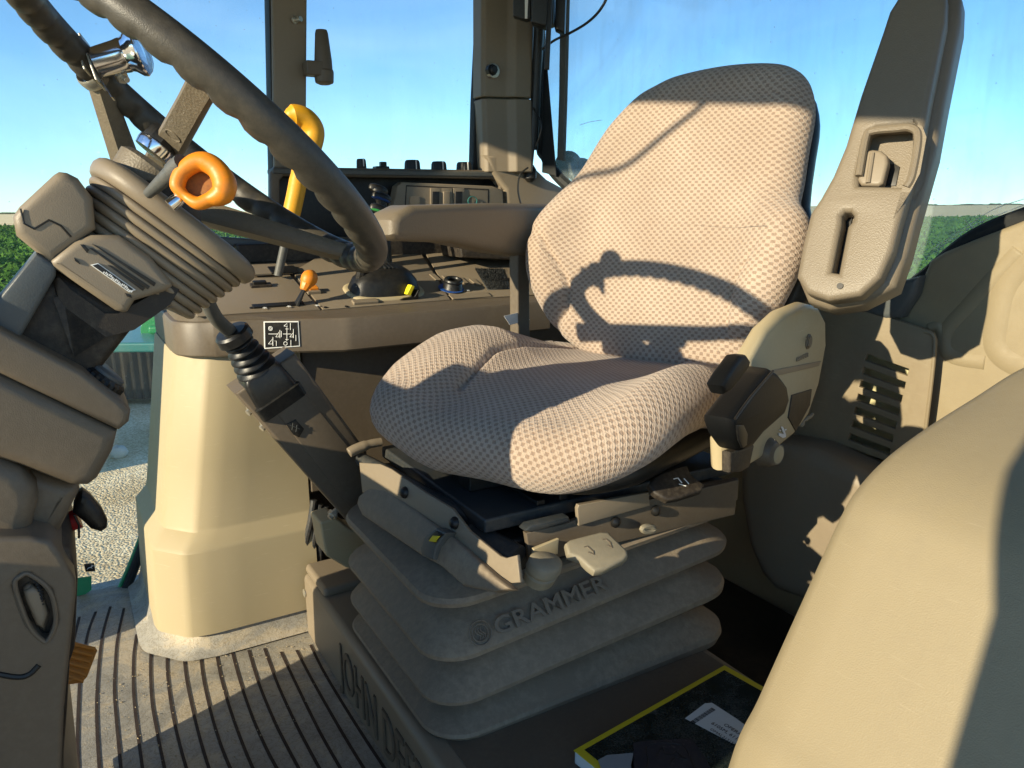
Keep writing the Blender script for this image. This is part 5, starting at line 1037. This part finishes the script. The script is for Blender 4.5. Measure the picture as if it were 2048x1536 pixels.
for tdeg, ft, w0, w1 in [(214, (262, 352), .0165, .0135), (350, (300, 362), .0165, .0120), (96, (385, 420), .017, .0140)]:
    t = radians(tdeg); tip = CW + (cos(t) * a_ + sin(t) * b_2) * (RW - .004); foot = un(ft[0], ft[1], PHb); d = nrm(tip - foot); q = nrm(np.cross(nC, d)); nn_ = np.cross(d, q); rr_ = []
    Ls = np.linalg.norm(tip - foot)
    for f in np.linspace(-.12, 1, 14):
        p = foot + d * Ls * f; w = w0 + (w1 - w0) * min(1, max(f, 0) * 1.2); h = .013 - .005 * f
        rr_.append([p + q * w * sx + nn_ * h * sz for sx, sz in [(-.8, 1), (.8, 1), (1, .6), (1, -.6), (.8, -1), (-.8, -1), (-1, -.6), (-1, .6)]])
    sp_ = mk('spoke', *loft(rr_), M['spoke'], whl, ang=40)
    if tdeg == 350:
        for s_, f in (('1', .60), ('C', .47)):
            c = foot + d * Ls * f + nn_ * (-(.013 - .005 * f))
            mk('cast_ring', *tube([c + .0075 * (cos(u) * d + sin(u) * q) for u in np.linspace(0, 2 * pi, 20, endpoint=False)], .0008, 6, closed=True), M['spoke'], sp_)
            text('cast_letter', s_, .009, c + q * .002 - d * .003, -q, d, .0008, M['spoke'], sp_)
mk('hub', *lathe(hub - nC * .03, nC, [(0, .03), (.01, .034), (.026, .036), (.031, .03)], 30), M['spoke'], whl, ang=50)
hcp = un(316, 290, (K(0, 0, -.045), nC))
hc_ = mk('hub_cap', *lathe(hcp, nC, [(-.004, .0165), (.002, .0172), (.010, .0165), (.016, .0140), (.018, .006)], 10), M['black'], whl, ang=20)
mk('cap_ring', *lathe(hcp - nC * .004, nC, [(-.006, .0170), (.0, .0182), (.004, .0180)], 28), M['chrome'], hc_)
mk('column_shaft', *lathe(K(.01, 0, -.13), nC, [(0, .05), (.05, .042), (.06, .035)], 24), M['dbrown'], sc2)
# spinner knob clamped on the rim
t = radians(213); d = cos(t) * a_ + sin(t) * b_2; q = np.cross(nC, d); kp = CW + d * RW
sk = empty('spinner_knob', kp, 'chrome spinner knob with clear dome and metal clamp bolted on the wheel rim', 'spinner knob')
mk('clamp_band', *tube([kp + .0195 * (cos(u) * d + sin(u) * nC) for u in np.linspace(-2.6, 2.6, 22)], .0075, 8, flat=.25, fd=q), M['zinc'], sk)
def PT(x, y, d_): return EYE + ray(x, y) * d_
kb0 = PT(190, 127, .853); kb1 = PT(292, 98, .862); ku = nrm(kb1 - kb0); pdv = nrm(PT(218, 182, .853) - PT(150, 72, .853)); pdv = nrm(pdv - (pdv @ ku) * ku); pw_ = np.cross(ku, pdv)
mk('clamp_plate', *box(kb0 - ku * .002 - pdv * .002, pdv * .028, pw_ * .014, ku * .0012), M['zinc'], sk, bev=.0008)
mk('inner_plate', *box(kb0 - ku * .010 - pdv * .010, pdv * .020, pw_ * .012, ku * .0012), M['zinc'], sk, bev=.0008)
mk('wing', *prism([kb0 + pdv * .022 - pw_ * .006, kb0 + pdv * .044 - pw_ * .004 + ku * .004, kb0 + pdv * .044 + pw_ * .005 + ku * .004, kb0 + pdv * .022 + pw_ * .008], ku * .0014), M['chrome'], sk)
mk('clamp_bolt', *join(tube([kp - d * .04 + nC * .012 - q * .008, kp + d * .02 + nC * .012 - q * .008], .0032, 10), lathe(kp - d * .026 + nC * .012 - q * .008, -d, [(0, .007), (.006, .007)], 6)), M['zinc'], sk, ang=25)
mk('barrel', *lathe(kb0, ku, [(0, .0150), (.001, .0168), (.026, .0178), (.031, .0186), (.034, .0186)], 36), M['chrome'], sk, ang=40)
mk('cup', *lathe(kb0 + ku * .034, ku, [(0, .0180), (.004, .0200), (.010, .0262), (.014, .0275), (.0155, .0268)], 36), M['chrome'], sk, ang=40)
mk('dome', *lathe(kb0 + ku * .0497, ku, [(0, .0262), (.004, .0238), (.008, .017), (.0105, .004)], 36), M['cup'], sk, ang=60)
